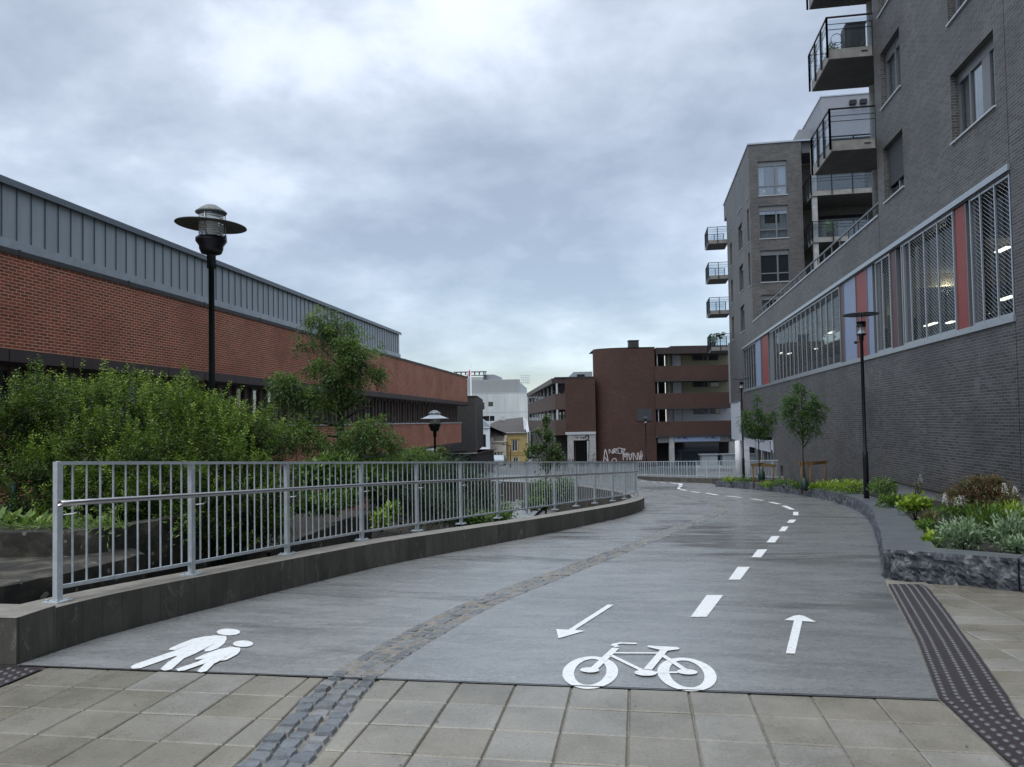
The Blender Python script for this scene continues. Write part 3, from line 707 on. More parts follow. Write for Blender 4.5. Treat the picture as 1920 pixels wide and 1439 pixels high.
for i,(a,b) in enumerate(far):
    mb=MB(); A=Vector(onr(*a));B=Vector(onr(*b)); thick(mb,[A,B],.15,.005)
    mark(mb,'lane_dash','white centre line dash on the far bend, number of dashes away from the joint: '+['one','two','three','four','five','six','seven','eight','nine','ten','eleven'][i],'road marking','dashes of the white centre line')
mb=MB()
for a,b,c,d in (((1270,917.5),(1276,917.5),(1275,914.6),(1270,914.6)),((1272,913.6),(1278,913.6),(1279,911.2),(1273,911.2)),((1274,910.2),(1280,910.2),(1280,907.5),(1270,906.8))): sheet(mb,pts(a,b,c,d))
mark(mb,'lane_dash','zigzag cluster of short white dashes where the centre line turns left','road marking','dashes of the white centre line')
# ================================================================== LEFT CURB WALL
def stripwall(mb,path,d0,d1,zlo,zhi,mi_top=1,mi_side=0,step=None):
    A=offset(path,d0);B=offset(path,d1); s=0
    for i in range(len(path)-1):
        a,a2,b,b2=A[i],A[i+1],B[i],B[i+1]; L=(a2-a).length
        q=lambda p,z:Vector((p.x,p.y,z(p.y)))
        uv=[(s,-2),(s+L,-2),(s+L,1),(s,1)]
        mb.face([q(a,zlo),q(a2,zlo),q(a2,zhi),q(a,zhi)][::-1] if d1>d0 else [q(a,zlo),q(a2,zlo),q(a2,zhi),q(a,zhi)],uv=uv[::-1] if d1>d0 else uv,mi=mi_side)
        mb.face([q(a,zhi),q(a2,zhi),q(b2,zhi),q(b,zhi)],mi=mi_top)
        mb.face([q(b,zlo),q(b2,zlo),q(b2,zhi),q(b,zhi)],uv=uv,mi=mi_side); s+=L
    for k in (0,-1):
        mb.face([q(A[k],zlo),q(B[k],zlo),q(B[k],zhi),q(A[k],zhi)],uv=[(0,-2),(.38,-2),(.38,1),(0,1)],mi=mi_side)
mb=MB(); stripwall(mb,LC,0,.38,lambda y:zr(y)-1.2,lambda y:zr(y)+.32)
mb.box(-8,-4.235,4.70,5.06,-.3,.318,mi=0); mb.box(-8,-4.235,4.695,5.065,.318,.3195,mi=1)
o=mb.build('curb_wall',['curb_concrete','curb_top']); tag(o,'low dark board-marked concrete wall along the left of the ramp under the railing','low wall')
mb=MB(); stripwall(mb,FW,.0,.35,lambda y:zr(y)-1.2,lambda y:zr(y)+.33)
o=mb.build('curb_wall',['curb_concrete','curb_top']); tag(o,'far low concrete wall closing the outer side of the bend','low wall')
# ---------------------------------------------------------------- fence along the left wall
FP=[(-4.41,5.29),(-4.21,6.76),(-4.04,8.42),(-3.77,10.13),(-3.41,11.58),(-3.04,12.98),(-2.66,14.42),(-2.29,15.67),(-1.86,17.05),(-1.50,18.5),(-1.13,19.85),(-.72,21.1),(-.42,22.3),(-.16,23.6),(-.08,25.0)]
more=[p for p in resample(offset(LC,.17),1.45) if p.y>26.2 and p.y<47]
FP=[Vector(p) for p in FP]+more
fence=thing('railing',(FP[0].x,FP[0].y,zr(FP[0].y)+.32),'galvanised steel railing with round handrail on the low wall left of the ramp','railing')
H=1.07
def zb(p): return zr(p.y)+.32
for i,p in enumerate(FP):
    t=(FP[min(i+1,len(FP)-1)]-FP[max(i-1,0)]).normalized(); fr=Fr((p.x,p.y,zb(p)),(t.x,t.y,0),(-t.y,t.x,0))
    mb=MB(); mb.fbox(fr,-.026,.026,-.022,.022,0.012,H); mb.fbox(fr,-.075,.075,-.075,.075,0,.012)
    for a,b in ((-.05,-.05),(.05,.05),(-.05,.05),(.05,-.05)): mb.fbox(fr,a-.009,a+.009,b-.009,b+.009,.012,.026)
    post=mb.build('post','galvanised',fence)
    if i<15:
        mb=MB(); mb.tube([fr.p(.025,-.02,.66),fr.p(.095,-.05,.66),fr.p(.105,-.075,.67),fr.p(.105,-.085,.735)],.0075,6); mb.build('bracket','stainless',post)
for i in range(len(FP)-1):
    p,q=FP[i],FP[i+1]; d=(q-p); L=d.length; t=d.normalized(); n=Vector((-t.y,t.x)); mb=MB()
    def rail(h,w,th,a=.03,b=None):
        b=L-.03 if b is None else b
        A=p+t*a; Bq=p+t*b; za=zb(p)+(zb(q)-zb(p))*a/L; zc=zb(p)+(zb(q)-zb(p))*b/L
        bt=[Vector((A.x-n.x*w/2,A.y-n.y*w/2,za+h-th)),Vector((Bq.x-n.x*w/2,Bq.y-n.y*w/2,zc+h-th)),Vector((Bq.x+n.x*w/2,Bq.y+n.y*w/2,zc+h-th)),Vector((A.x+n.x*w/2,A.y+n.y*w/2,za+h-th))]
        mb.hexa(bt,[v+Vector((0,0,th)) for v in bt])
    rail(H+.004,.05,.028,0,L); rail(.125,.03,.028)
    nb=max(3,round(L/.132)-1)
    for k in range(nb):
        s_=L*(k+1)/(nb+1); A=p+t*s_; z=zb(p)+(zb(q)-zb(p))*s_/L
        mb.tube([(A.x,A.y,z+.12),(A.x,A.y,z+H-.02)],.0085,6 if i<8 else 4,cap=False)
    mb.build('baluster_panel','galvanised',fence)
hp=[p for p in FP if p.y<26]; HL=catmull([tuple(p) for p in hp],4)
hr=offset(HL,-.085); mb=MB(); pt=[(p.x,p.y,zr(p.y)+.32+.755) for p in hr]
pt[0]=(pt[0][0],pt[0][1]-.07,pt[0][2]); mb.tube(pt,.0235,14); mb.lathe([(0.0235,-.012),(.018,.0),(0,.004)],(pt[0][0],pt[0][1],pt[0][2]),8)
mb.build('handrail','stainless',fence)
# ---------------------------------------------------------------- far fence (glass left part, bars right part)
Q=resample(FW,1.2); Q=[p for p in Q if p.x>-3.2]
ff=thing('railing',(Q[0].x,Q[0].y,zr(Q[0].y)+.33),'far grey railing with glass and bar panels behind the bend','railing')
for i,p in enumerate(Q):
    mb=MB(); mb.box(p.x-.03,p.x+.03,p.y-.03,p.y+.03,zr(p.y)+.33,zr(p.y)+.33+1.12); mb.build('post','galvanised',ff)
for i in range(len(Q)-1):
    p,q=Q[i],Q[i+1]; t=(q-p).normalized(); n=Vector((-t.y,t.x)); L=(q-p).length; mb=MB(); zb2=lambda y:zr(y)+.33
    for h,th in ((1.12,.045),(.15,.04)):
        bt=[Vector((p.x-n.x*.02,p.y-n.y*.02,zb2(p.y)+h-th)),Vector((q.x-n.x*.02,q.y-n.y*.02,zb2(q.y)+h-th)),Vector((q.x+n.x*.02,q.y+n.y*.02,zb2(q.y)+h-th)),Vector((p.x+n.x*.02,p.y+n.y*.02,zb2(p.y)+h-th))]
        mb.hexa(bt,[v+Vector((0,0,th)) for v in bt])
    gl=p.x<4.1
    k=3 if gl else 9
    for j in range(1,k): 
        A=p+(q-p)*j/k; r=.018 if gl else .012; mb.box(A.x-r,A.x+r,A.y-r,A.y+r,zb2(A.y)+.12,zb2(A.y)+1.1)
    pn=mb.build('baluster_panel','galvanised',ff)
    if gl:
        mb=MB(); bt=[Vector((p.x-n.x*.005,p.y-n.y*.005,zb2(p.y)+.15)),Vector((q.x-n.x*.005,q.y-n.y*.005,zb2(q.y)+.15)),Vector((q.x+n.x*.005,q.y+n.y*.005,zb2(q.y)+.15)),Vector((p.x+n.x*.005,p.y+n.y*.005,zb2(p.y)+.15))]
        mb.hexa(bt,[v+Vector((0,0,.9)) for v in bt]); mb.build('glass_pane','clear_panel_glass',pn)
# ================================================================== GRANITE KERB
def rough_face(mb,a,b,z0,z1,nx,nz,amp,mi=0):
    """rough-split face between plan points a,b"""
    d=b-a; n=Vector((d.y,-d.x)).normalized()*-1
    g=[]
    for i in range(nx+1):
        col=[]
        for j in range(nz+1):
            p=a+d*(i/nx); zz_=z0(p.y)+(z1(p.y)-z0(p.y))*j/nz; w=1 if j<nz else .15
            o=(noise.fractal(Vector((p.x*6,p.y*6,zz_*9)),.7,2.2,6)*amp*.95+amp*.2)*w
            if i in (0,nx): o=-.012
            col.append(Vector((p.x+n.x*o,p.y+n.y*o,zz_)))
        g.append(col)
    for i in range(nx):
        for j in range(nz): mb.face([g[i][j],g[i][j+1],g[i+1][j+1],g[i+1][j]],mi=mi)
    return g
kerb=thing('granite_kerb',(2.75,9.47,zr(9.47)),'low rough-split dark granite kerb curving along the planting bed','kerb')
KR=resample(KC,1.25); KR.append(KC[-1])
zt=lambda y:zr(y)+.325; zl=lambda y:zr(y)-.08
ko=offset(KR,-.56)
for i in range(len(KR)-1):
    a,b=KR[i],KR[i+1]; A,B=ko[i],ko[i+1]; g_=(b-a)*.004; mb=MB()
    a=a+g_;b=b-g_;A=A+g_;B=B-g_
    n_=Vector((-(b-a).y,(b-a).x)).normalized()*.03
    gf=rough_face(mb,a,b,zl,zt,14 if i<14 else 6,5 if i<14 else 3,.035)
    for k in range(len(gf)-1): 
        p,q=gf[k][-1],gf[k+1][-1]; s0=(k/(len(gf)-1)); s1=((k+1)/(len(gf)-1)); X=A+(B-A)*s0; Y_=A+(B-A)*s1
        mb.face([q,p,Vector((X.x,X.y,zt(X.y))),Vector((Y_.x,Y_.y,zt(Y_.y)))][::-1],mi=1)
    mb.face([(A.x,A.y,zl(A.y)),(B.x,B.y,zl(B.y)),(B.x,B.y,zt(B.y)),(A.x,A.y,zt(A.y))],mi=1)
    for P_,Q_ in ((a,A),(b,B)): mb.face([(P_.x,P_.y,zl(P_.y)),(Q_.x,Q_.y,zl(Q_.y)),(Q_.x,Q_.y,zt(Q_.y)),(P_.x,P_.y,zt(P_.y))],mi=0)
    mb.build('kerb_stone',['granite_rough','granite_top'],kerb)
k2=thing('granite_kerb',(2.8,9.44,zr(9.4)),'rough granite kerb block run facing the viewer at the right edge','kerb')
run=[Vector((2.80,9.42)),Vector((3.80,8.63)),Vector((4.85,7.80)),Vector((5.9,6.97)),Vector((7.1,6.05))]
back=[Vector((3.25,9.72)),Vector((4.03,8.98)),Vector((5.08,8.13)),Vector((6.12,7.3)),Vector((7.3,6.35))]
for i in range(4):
    a,b,A,B=run[i],run[i+1],back[i],back[i+1]; mb=MB(); g_=(b-a)*.004; a=a+g_;b=b-g_;A=A+g_;B=B-g_
    gf=rough_face(mb,b,a,zl,lambda y:zr(y)+.335,40,12,.06)
    zt2=lambda y:zr(y)+.335
    for k in range(len(gf)-1):
        p,q=gf[k][-1],gf[k+1][-1]; n_=len(gf)-1; X=B+(A-B)*(k/n_); Y_=B+(A-B)*((k+1)/n_)
        mb.face([p,q,Vector((Y_.x,Y_.y,zt2(Y_.y))),Vector((X.x,X.y,zt2(X.y)))],mi=1)
    for P_,Q_ in ((a,A),(b,B)): mb.face([(P_.x,P_.y,zl(P_.y)),(Q_.x,Q_.y,zl(Q_.y)),(Q_.x,Q_.y,zt2(Q_.y)),(P_.x,P_.y,zt2(P_.y))],mi=0)
    mb.face([(A.x,A.y,zl(A.y)),(B.x,B.y,zl(B.y)),(B.x,B.y,zt2(B.y)),(A.x,A.y,zt2(A.y))],mi=1)
    mb.build('kerb_stone',['granite_rough','granite_top'],k2)
# ================================================================== LEFT PLANTER WALLS
def nwall(path,w,ztop,zbot,nz=8,step=.25,amp=.03):
    mb=MB(); P=resample([Vector(p) for p in path],step); A=P; B=offset(P,w)
    g=[]
    for i,p in enumerate(P):
        t=(P[min(i+1,len(P)-1)]-P[max(i-1,0)]).normalized(); n=Vector((t.y,-t.x)); col=[]
        for j in range(nz+1):
            z=zbot(p)+(ztop(p)-zbot(p))*j/nz; o=noise.fractal(Vector((p.x*3,p.y*3,z*3)),.8,2,4)*amp
            col.append(Vector((p.x+n.x*o,p.y+n.y*o,z)))
        g.append(col)
    for i in range(len(P)-1):
        for j in range(nz): mb.face([g[i][j],g[i+1][j],g[i+1][j+1],g[i][j+1]])
        mb.face([g[i][-1],g[i+1][-1],Vector((B[i+1].x,B[i+1].y,ztop(P[i+1]))),Vector((B[i].x,B[i].y,ztop(P[i])))])
        mb.face([Vector((B[i].x,B[i].y,zbot(P[i]))),Vector((B[i+1].x,B[i+1].y,zbot(P[i+1]))),Vector((B[i+1].x,B[i+1].y,ztop(P[i+1]))),Vector((B[i].x,B[i].y,ztop(P[i])))][::-1])
    for k in (0,-1):
        mb.face([g[k][0],g[k][-1],Vector((B[k].x,B[k].y,ztop(P[k]))),Vector((B[k].x,B[k].y,zbot(P[k])))])
    return mb
mb=nwall([(-9.5,6.55),(-7.5,6.65),(-5.6,6.75),(-5.25,7.2),(-5.05,8.2),(-4.95,9.8)],.22,lambda p:.60,lambda p:-.6)
o=mb.build('planter_wall','mossy_concrete'); tag(o,'blackened lichen-spotted concrete planter wall behind the railing at far left','retaining wall')
mb=MB(); lp=catmull([(-9,5.0),(-6.5,5.02),(-5.5,5.15),(-5.0,5.6),(-4.85,6.3),(-4.85,7.0)],5); lp=[p+Vector((noise.noise(Vector((p.x*4,p.y*4,0)))*.04,0)) for p in lp]; mb.prism([(p.x,p.y) for p in lp]+[(-5.2,7.3),(-9,6.9)],-.4,lambda p:.36+.03*noise.noise(Vector((p[0]*3,p[1]*3,1))))
o=mb.build('ledge','mossy_concrete'); tag(o,'worn mossy concrete ledge between the low wall and the planter wall','ledge')
mb=nwall([(-5.0,9.9),(-5.15,11.2),(-5.2,12.6),(-5.15,14.6)],.16,lambda p:-.12-.0*p.y,lambda p:-1.4)
mb2=nwall([(-4.45,14.9),(-4.6,14.8),(-5.15,14.6)],.1,lambda p:-.12,lambda p:-1.4)
o=mb.build('stair_wall','mossy_concrete'); tag(o,'low dark concrete wall edge running away below the railing in the shrubs','retaining wall')
# ================================================================== LEFT BRICK HALL
AL=R(-1.05)
FL=Fr((-13.5,0,0),(math.sin(AL),math.cos(AL),0),(math.cos(AL),-math.sin(AL),0))
hall=thing('brick_hall',tuple(FL.p(30,0,0)),'long red brick hall with zinc roof box and dark strip of narrow windows, left','building')
SA,SB=-12,66.0
mb=MB(); mb.wall(FL,SA,63.2,0.02,1.62); mb.fbox(FL,SA,63.2,-6,0,-.0,.019)
mb.wall(FL,SA,SB,3.42,5.56); mb.fbox(FL,SA,SB,-.3,-.001,3.415,3.419)
fe=Fr(FL.p(SB,0,0),-FL.n,FL.t); mb.wall(fe,0,12,3.12,5.56); fe2=Fr(FL.p(63.2,0,0),-FL.n,FL.t); mb.wall(fe2,0,12,0,1.62)
mb.build('wall','red_brick',hall)
mb=MB(); mb.fbox(FL,SA,SB+.03,-.3,.035,5.56,5.68)
s_=SA
while s_<SB: mb.fbox(FL,s_,s_+.05,-.2,.045,5.55,5.70); s_+=3.9
mb.build('coping','coping_dark',hall)
# zinc upper box
zin=MB(); SZ=45.8; zin.wall(FL,SA,SZ,5.68,5.98); zin.v=[p-FL.n*.10 for p in zin.v]
mb=MB(); mb.fbox(FL,SA,SZ,-12,-.14,5.9,7.2); zb_=mb.build('zinc_cladding','zinc',hall)
mb=MB(); mb.fbox(FL,SA,SZ+.05,-.16,-.08,5.68,5.92); mb.fbox(FL,SZ-.0,SZ+.06,-12,-.081,5.68,5.92); mb.build('flashing','zinc_flashing',zb_)
mb=MB(); s_=SA
while s_<SZ: mb.fbox(FL,s_,s_+.014,-.139,-.115,5.92,7.2); s_+=.435
mb.build('standing_seam','zinc_seam',zb_)
mb=MB(); mb.fbox(FL,SA,SZ+.12,-12,-.03,7.2,7.28); mb.fbox(FL,SA,SZ+.12,-.035,-.02,7.12,7.2); mb.build('roof_edge','zinc_seam',hall)
# brown fascia panels
mb=MB(); s_=-11.1
while s_<SB-.1:
    e=min(s_+2.0-.03,SB+.02); mb.fbox(FL,s_,e,-.25,.16,3.13,3.41,rn=random.random()); s_+=2.0
mb.fbox(FL,SA,SB,-.3,.13,3.15,3.405); mb.fbox(FL,SA,SB,-1.2,-.05,3.08,3.13)
mb.build('fascia','brown_metal',hall)
# window band, recessed
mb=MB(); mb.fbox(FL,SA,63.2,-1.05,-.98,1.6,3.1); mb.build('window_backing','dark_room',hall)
mb=MB(); mb.fbox(FL,SA,63.25,-.95,.05,1.60,1.66); mb.build('sill','white_sill',hall)
s_=5.0;i=0;random.seed(11)
while s_<62.8:
    w=.78 if i%2==0 else .44; mb=MB()
    if i%2==0:
        mb.fbox(FL,s_,s_+.10,-.42,-.30,1.67,3.08); mb.fbox(FL,s_+w-.10,s_+w,-.42,-.30,1.67,3.08); mb.fbox(FL,s_+.1,s_+w-.1,-.42,-.34,1.67,1.74); mb.fbox(FL,s_+.1,s_+w-.1,-.42,-.34,2.98,3.08)
        wn=mb.build('window','window_brown',hall); mb=MB(); 
        mt=random.choice(['dark_glass','dark_glass','dark_glass','blind_beige','blind_beige','blind_blue']) if s_<45 else random.choice(['dark_glass','dark_glass','blind_beige'])
        if abs(s_-31)<.7: mt='blind_ochre'
        z0_=1.74 if mt=='dark_glass' else 1.74+random.choice([0,0,.2,.5])
        mb.fbox(FL,s_+.1,s_+w-.1,-.40,-.39,1.74,2.98); mb.build('pane','glass' if mt!='dark_glass' else 'dark_glass',wn)
        if mt!='dark_glass': mb=MB(); mb.fbox(FL,s_+.1,s_+w-.1,-.46,-.44,z0_,2.98); mb.build('blind',mt,wn)
    else:
        mb.fbox(FL,s_+.04,s_+w-.04,-.52,-.40,1.67,3.08); mb.build('window_pier','window_brown',hall)
    s_+=w;i+=1
# underside recess below lower brick
mb=MB(); mb.fbox(FL,SA,60,-6.2,-6.0,-3.2,0); mb.fbox(FL,SA,63.2,-.25,.02,-.16,.0); mb.build('soffit_beam','coping_dark',hall)
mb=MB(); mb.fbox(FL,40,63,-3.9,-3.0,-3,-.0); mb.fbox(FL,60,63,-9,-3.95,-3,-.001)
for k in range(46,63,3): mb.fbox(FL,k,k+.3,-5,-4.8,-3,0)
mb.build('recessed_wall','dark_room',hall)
mb=MB(); mb.wall(Fr(FL.p(10,-.25,0),FL.t,FL.n),0,30,-3.2,-.01); mb.build('basement_wall','red_brick',hall)
mb=MB()
a=at(798,690,52); mb.tube([FL.p(52,-3,5.6),FL.p(52,-3,6.75)],.025,5); mb.tube([FL.p(51.9,-3,6.72),FL.p(51.9,-3,6.72)+Vector((.95,0,0))],.018,4); mb.tube([FL.p(52,-3,6.5)+Vector((.1,0,0)),FL.p(52,-3,6.5)+Vector((.1,0,.3))],.012,4)
tag(mb.build('antenna','frame_grey',origin=FL.p(52,-3,5.6)),'thin aerial on the roof of the long red brick hall','antenna')
# brown brick annex
an=thing('brick_annex',(-15,71,-3),'dark brown brick block with black flank beyond the red brick hall','building')
mb=MB(); fa=Fr((-18.5,70,0),(1,0,0),(0,-1,0)); mb.wall(fa,0,3.75,-1.2,4.02); mb.fbox(fa,0,3.75,-10,-.01,-1.25,-1.2)
mb.build('wall','brown_brick',an)
mb=MB(); fa2=Fr((-14.75,70,0),(-2.25,14,0),(14,2.25,0)); mb.fbox(fa2,0.02,14,-3,.02,-1.0,4.05); mb.fbox(fa2,-.05,14,-3,.06,4.05,4.13); mb.build('flank_cladding','coping_dark',an)
mb=MB(); mb.fbox(fa,-14,3.6,-9,-.3,-3.6,-1.2); mb.build('base','coping_dark',an)
mb=MB(); mb.fbox(fa,.0,3.75,-.0,.06,-1.24,-1.18); mb.build('edge_strip','white_sill',an)
mb=MB(); mb.fbox(fa,2.6,3.1,-.33,-.28,-3.5,-1.5); mb.build('door','dark_room',an)
# ================================================================== RIGHT: PODIUM WITH GLAZED BAND
XW=7.9
FR_=Fr((XW,0,0),(0,1,0),(-1,0,0))
pod=thing('podium_building',(XW,30,-2),'long dark grey brick ground block with glazed band behind wire mesh, right','building')
G0,G1=17.65,59.6
hol=[(G0,G1,3.62,6.72,1),(47.5,62.2,-4,.45,1),(44.6,45.5,-4,-1.1)]
mb=MB()
mb.wall(FR_,-9,17.65,0.0,8.1); 
mb.wall(FR_,17.65,19.6,0.0,8.1,[(G0,19.6,3.62,6.72,1)])
mb.wall(FR_,19.6,26.0,-.44,8.1,[(19.6,26,3.62,6.72,1)])
mb.wall(FR_,26.0,34,-1.4,8.1,[(26,34,3.62,6.72,1)])
mb.wall(FR_,34.0,62.2,-4,8.1,[(34,G1,3.62,6.72,1),(47.5,62.2,-4,.45,1),(44.6,45.5,-4,-1.1)])
mb.wall(FR_,62.2,69,2.9,8.1)
for a,b,c,d in ((-9,19.6,-.02,0),(19.6,26,-.46,-.44),(26,34,-1.42,-1.4)): mb.fbox(FR_,a,b,-.2,-.001,c,d)
mb.build('wall','grey_brick',pod)
mb=MB(); mb.fbox(FR_,-9,36,-.4,-.12,-3,.0); mb.build('foundation','concrete_light',pod)
mb=MB(); mb.fbox(FR_,17.64,17.652,-.01,.003,0,8.1); mb.fbox(FR_,26.46,26.475,-.01,.003,6.9,8.0); mb.build('movement_joint','dark_room',pod)
# reveals of the band: top, bottom, ends
mb=MB(); mb.fbox(FR_,G0,G1,-.45,-.001,6.72,6.78); mb.fbox(FR_,G0-.05,G0,-.45,-.001,3.6,6.72); mb.fbox(FR_,G1,G1+.05,-.45,-.001,3.6,6.72); mb.build('band_reveal','frame_dark',pod)
mb=MB(); mb.fbox(FR_,G0-.02,G1+.3,-.02,.05,6.76,6.90); mb.build('band_flashing','alu',pod)
mb=MB(); mb.fbox(FR_,G0-.03,G1,-.3,.05,3.54,3.68); mb.build('sill','alu',pod)
segs=[(17.65,19.75,'g',[17.75,18.45,19.18]),(19.75,20.0,'grey',0),(20.0,20.68,'panel_red',0),(20.72,24.6,'g',[21.77,22.74,23.85,24.4]),(24.6,25.1,'grey',0),(25.1,25.62,'panel_dark_red',0),(25.66,27.15,'g',[26.44]),(27.15,27.5,'grey',0),(27.5,28.16,'panel_blue',0),(28.16,29.55,'panel_red',0),(29.55,31.25,'panel_blue',0),(31.25,31.75,'panel_dark_red',0),
(31.78,47.9,'g',[32.95+1.0*k for k in range(15)]),(47.9,48.7,'grey',0),(48.7,50.9,'panel_red',0),(50.9,51.5,'panel_dark_red',0),(51.5,53.7,'panel_blue',0),(53.7,59.5,'g',[54.8,55.9,57.0,58.2])]
for a,b,k,ml in segs:
    if k=='g':
        mb=MB(); 
        for x in [a+.03]+ml+[b-.03]: mb.fbox(FR_,x-.025,x+.025,-.055,-.02,3.68,6.72)
        mb.fbox(FR_,a,b,-.06,-.03,3.68,3.75); mb.fbox(FR_,a,b,-.06,-.03,6.66,6.72)
        w=mb.build('window','alu',pod)
        mb=MB(); mb.fbox(FR_,a,b,-.30,-.29,3.68,6.72); mb.build('pane','band_glass',w)
        # diagonal wire mesh, real wires
        mb=MB(); z0_,z1_=3.7,6.7; h=z1_-z0_
        for slope,sp_,r,dd in ((.62,.125,.0062,-.07),(-.9,.20,.0016,-.085)):
            run_=abs(h/slope); x=a-run_
            while x<b:
                # line: z from z0 at s=x.. direction
                x0,x1=x,x+run_; za,zb3=(z1_,z0_) if slope<0 else (z0_,z1_)
                ca,cb_=max(x0,a),min(x1,b)
                if cb_>ca:
                    f=lambda q:za+(zb3-za)*(q-x0)/(x1-x0)
                    p,q=FR_.p(ca,dd,f(ca)),FR_.p(cb_,dd,f(cb_))
                    u_=Vector((0,0,r)); mb.face([p-u_,q-u_,q+u_,p+u_]); 
                x+=sp_*(1 if slope<0 else 1.3)
        mb.build('wire_mesh','mesh_wire',w)
    else:
        mb=MB(); mt='frame_grey' if k=='grey' else k; dd=-.16 if k=='grey' else -.05
        mb.fbox(FR_,a,b,dd-.1,dd,3.68,6.71); pn=mb.build('facade_panel',mt,pod)
        if k!='grey': 
            for e_ in (a-.035,b-.005): mb=MB(); mb.fbox(FR_,e_,e_+.04,-.15,-.03,3.68,6.715); mb.build('panel_frame','frame_grey',pn)
# interior
mb=MB(); mb.fbox(FR_,17,60,-9,-8.8,3.0,7); mb.fbox(FR_,60,60.1,-9,-.5,3,7); mb.fbox(FR_,16.9,17,-9,-.5,3,7); mb.build('interior_wall','room_wall',pod)
mb=MB(); mb.fbox(FR_,17,60,-9,-.5,6.73,6.85); mb.build('interior_ceiling','room_ceiling',pod)
mb=MB(); mb.fbox(FR_,17,60,-9,-.5,3.3,3.5); mb.build('interior_floor','room_floor',pod)
def ins_(u,v,X):
    d=ray(u,v); return CAM+d*(X/d.x)
def sY(u,X): return ins_(u,600,X).y
mb=MB()
for u0,u1,z_ in ((1818,1841,4.72),(1690,1708,4.72),(1641,1656,4.72),(1449,1455,4.2),(1398,1404,4.2)):
    a,b=sY(u1,8.75),sY(u0,8.75); mb.fbox(FR_,a,b,-1.0,-.85,z_,6.7)
mb.build('interior_pillar','panel_white',pod)
mb=MB()
for u0,u1 in ((1818,1841),(1690,1708),(1641,1656)): mb.fbox(FR_,sY(u1,8.75)-.01,sY(u0,8.75)+.01,-1.01,-.84,4.05,4.72)
mb.build('interior_panel','panel_teal',pod)
mb=MB()
for u0,u1,z0_,z1_ in ((1842,1900,3.9,4.02),(1850,1900,4.35,4.45),(1742,1790,3.9,4.02),(1760,1790,4.3,4.38),(1660,1676,3.9,4.1)): mb.fbox(FR_,sY(u1,9.5),sY(u0,9.5),-1.7,-1.6,z0_,z1_)
for u0,u1 in ((1842,1850),(1872,1884),(1740,1752),(1766,1782)): mb.fbox(FR_,sY(u1,9.6),sY(u0,9.6),-1.75,-1.7,3.5,4.3)
mb.fbox(FR_,34,59,-1.8,-1.4,3.5,4.5)
mb.build('interior_stand','room_floor',pod)
mb=MB()
for u,v,X,l in ((1775,517,11.5,1.5),(1745,610,11.5,1.8),(1782,606,11.5,.9),(1888,561,10.5,1.3),(1853,588,11.5,.8),(1558,625,10,1.2),(1462,664,10.5,3.0),(1480,664,10.5,1.5),(1530,655,12,.7),(1880,470,11,1.2),(1700,560,12,1.2)):
    p=ins_(u,v,X); mb.box(X-.08,X+.08,p.y-l*.3,p.y+l*.3,p.z,p.z+.05)
mb.build('ceiling_lamp','tube_light',pod)
for k,(Y_,e_) in enumerate(((24,70),(30,70),(38,60),(48,60))):
    ld=bpy.data.lights.new('ceiling_lamp_light','POINT'); ld.energy=e_; ld.color=(1,.9,.74); ld.shadow_soft_size=.25
    lo_=bpy.data.objects.new('ceiling_lamp_light',ld); COL.objects.link(lo_); lo_.location=(11.2,Y_,6.2)
mb=MB()
for a in (22,30,38,46,54): mb.fbox(FR_,a,a+.35,-8.9,-.5,6.3,6.72)
mb.build('ceiling_beam','room_glow',pod)
mb=MB(); mb.fbox(FR_,38.2,41.2,-1.62,-1.6,5.28,5.62); ex=mb.build('exit_sign','exit_white',pod)
mb=MB(); q=lambda s,z:FR_.p(s,-1.59,z); mb.face([q(39.2,5.34),q(39.2,5.56),q(38.75,5.45)]); mb.fbox(FR_,39.2,39.5,-1.6,-1.59,5.42,5.48); mb.build('exit_arrow','exit_green',ex)
# parapet cap and terrace rail on the podium
mb=MB(); mb.fbox(FR_,26.5,54.2,-.35,.04,8.1,8.17); mb.build('parapet_cap','alu',pod)
mb=MB(); mb.fbox(FR_,-9,69,-20,-.1,7.9,8.05); mb.build('roof','coping_dark',pod)
tr_=thing('terrace_railing',(XW+.3,40,8.1),'low dark terrace railing on the parapet between the two apartment towers','railing')
mb=MB(); mb.fbox(FR_,27.5,53.8,-.38,-.32,8.80,8.86); mb.fbox(FR_,27.5,53.8,-.37,-.34,8.32,8.35)
mb.build('rail','frame_grey',tr_)
s_=27.5
while s_<53.9: mb=MB(); mb.fbox(FR_,s_,s_+.05,-.38,-.33,8.1,8.8); mb.build('post','frame_grey',tr_); s_+=1.3
# recessed entrance at the far end
mb=MB(); mb.fbox(FR_,47.5,62.2,-4,-3.9,-4,.45); mb.fbox(FR_,47.4,62.3,-4,-.001,.44,.6); mb.fbox(FR_,47.5,47.6,-4,-.01,-4,.45); mb.build('entrance_recess','room_wall',pod)
mb=MB(); mb.fbox(FR_,47.7,49.0,-.25,-.18,-.55,.40); mb.fbox(FR_,49.9,55.5,-.25,-.18,-.55,.15); mb.fbox(FR_,56,61.5,-.25,-.18,-.5,.1); mb.build('entrance_panel','panel_white',pod)
for a in (49.05,50.0,51.2,52.9,55.6): mb=MB(); mb.fbox(FR_,a,a+.55,-.5,-.28,-3,-.55); mb.build('entrance_pier','frame_grey',pod)
mb=MB(); mb.fbox(FR_,47.6,62,-.62,-.6,-3,-.5); mb.build('entrance_glazing','dark_glass',pod)
mb=MB(); mb.fbox(FR_,44.6,45.5,-.3,-.1,-3,-1.1); mb.build('service_door','frame_dark',pod)
mb=MB(); mb.fbox(FR_,61.9,67.6,-.5,.06,-.15,2.86); mb.fbox(FR_,62.3,69,-6,-.5,-.15,2.9); sg=mb.build('canopy_panel','panel_white',pod)
mb=MB(); 
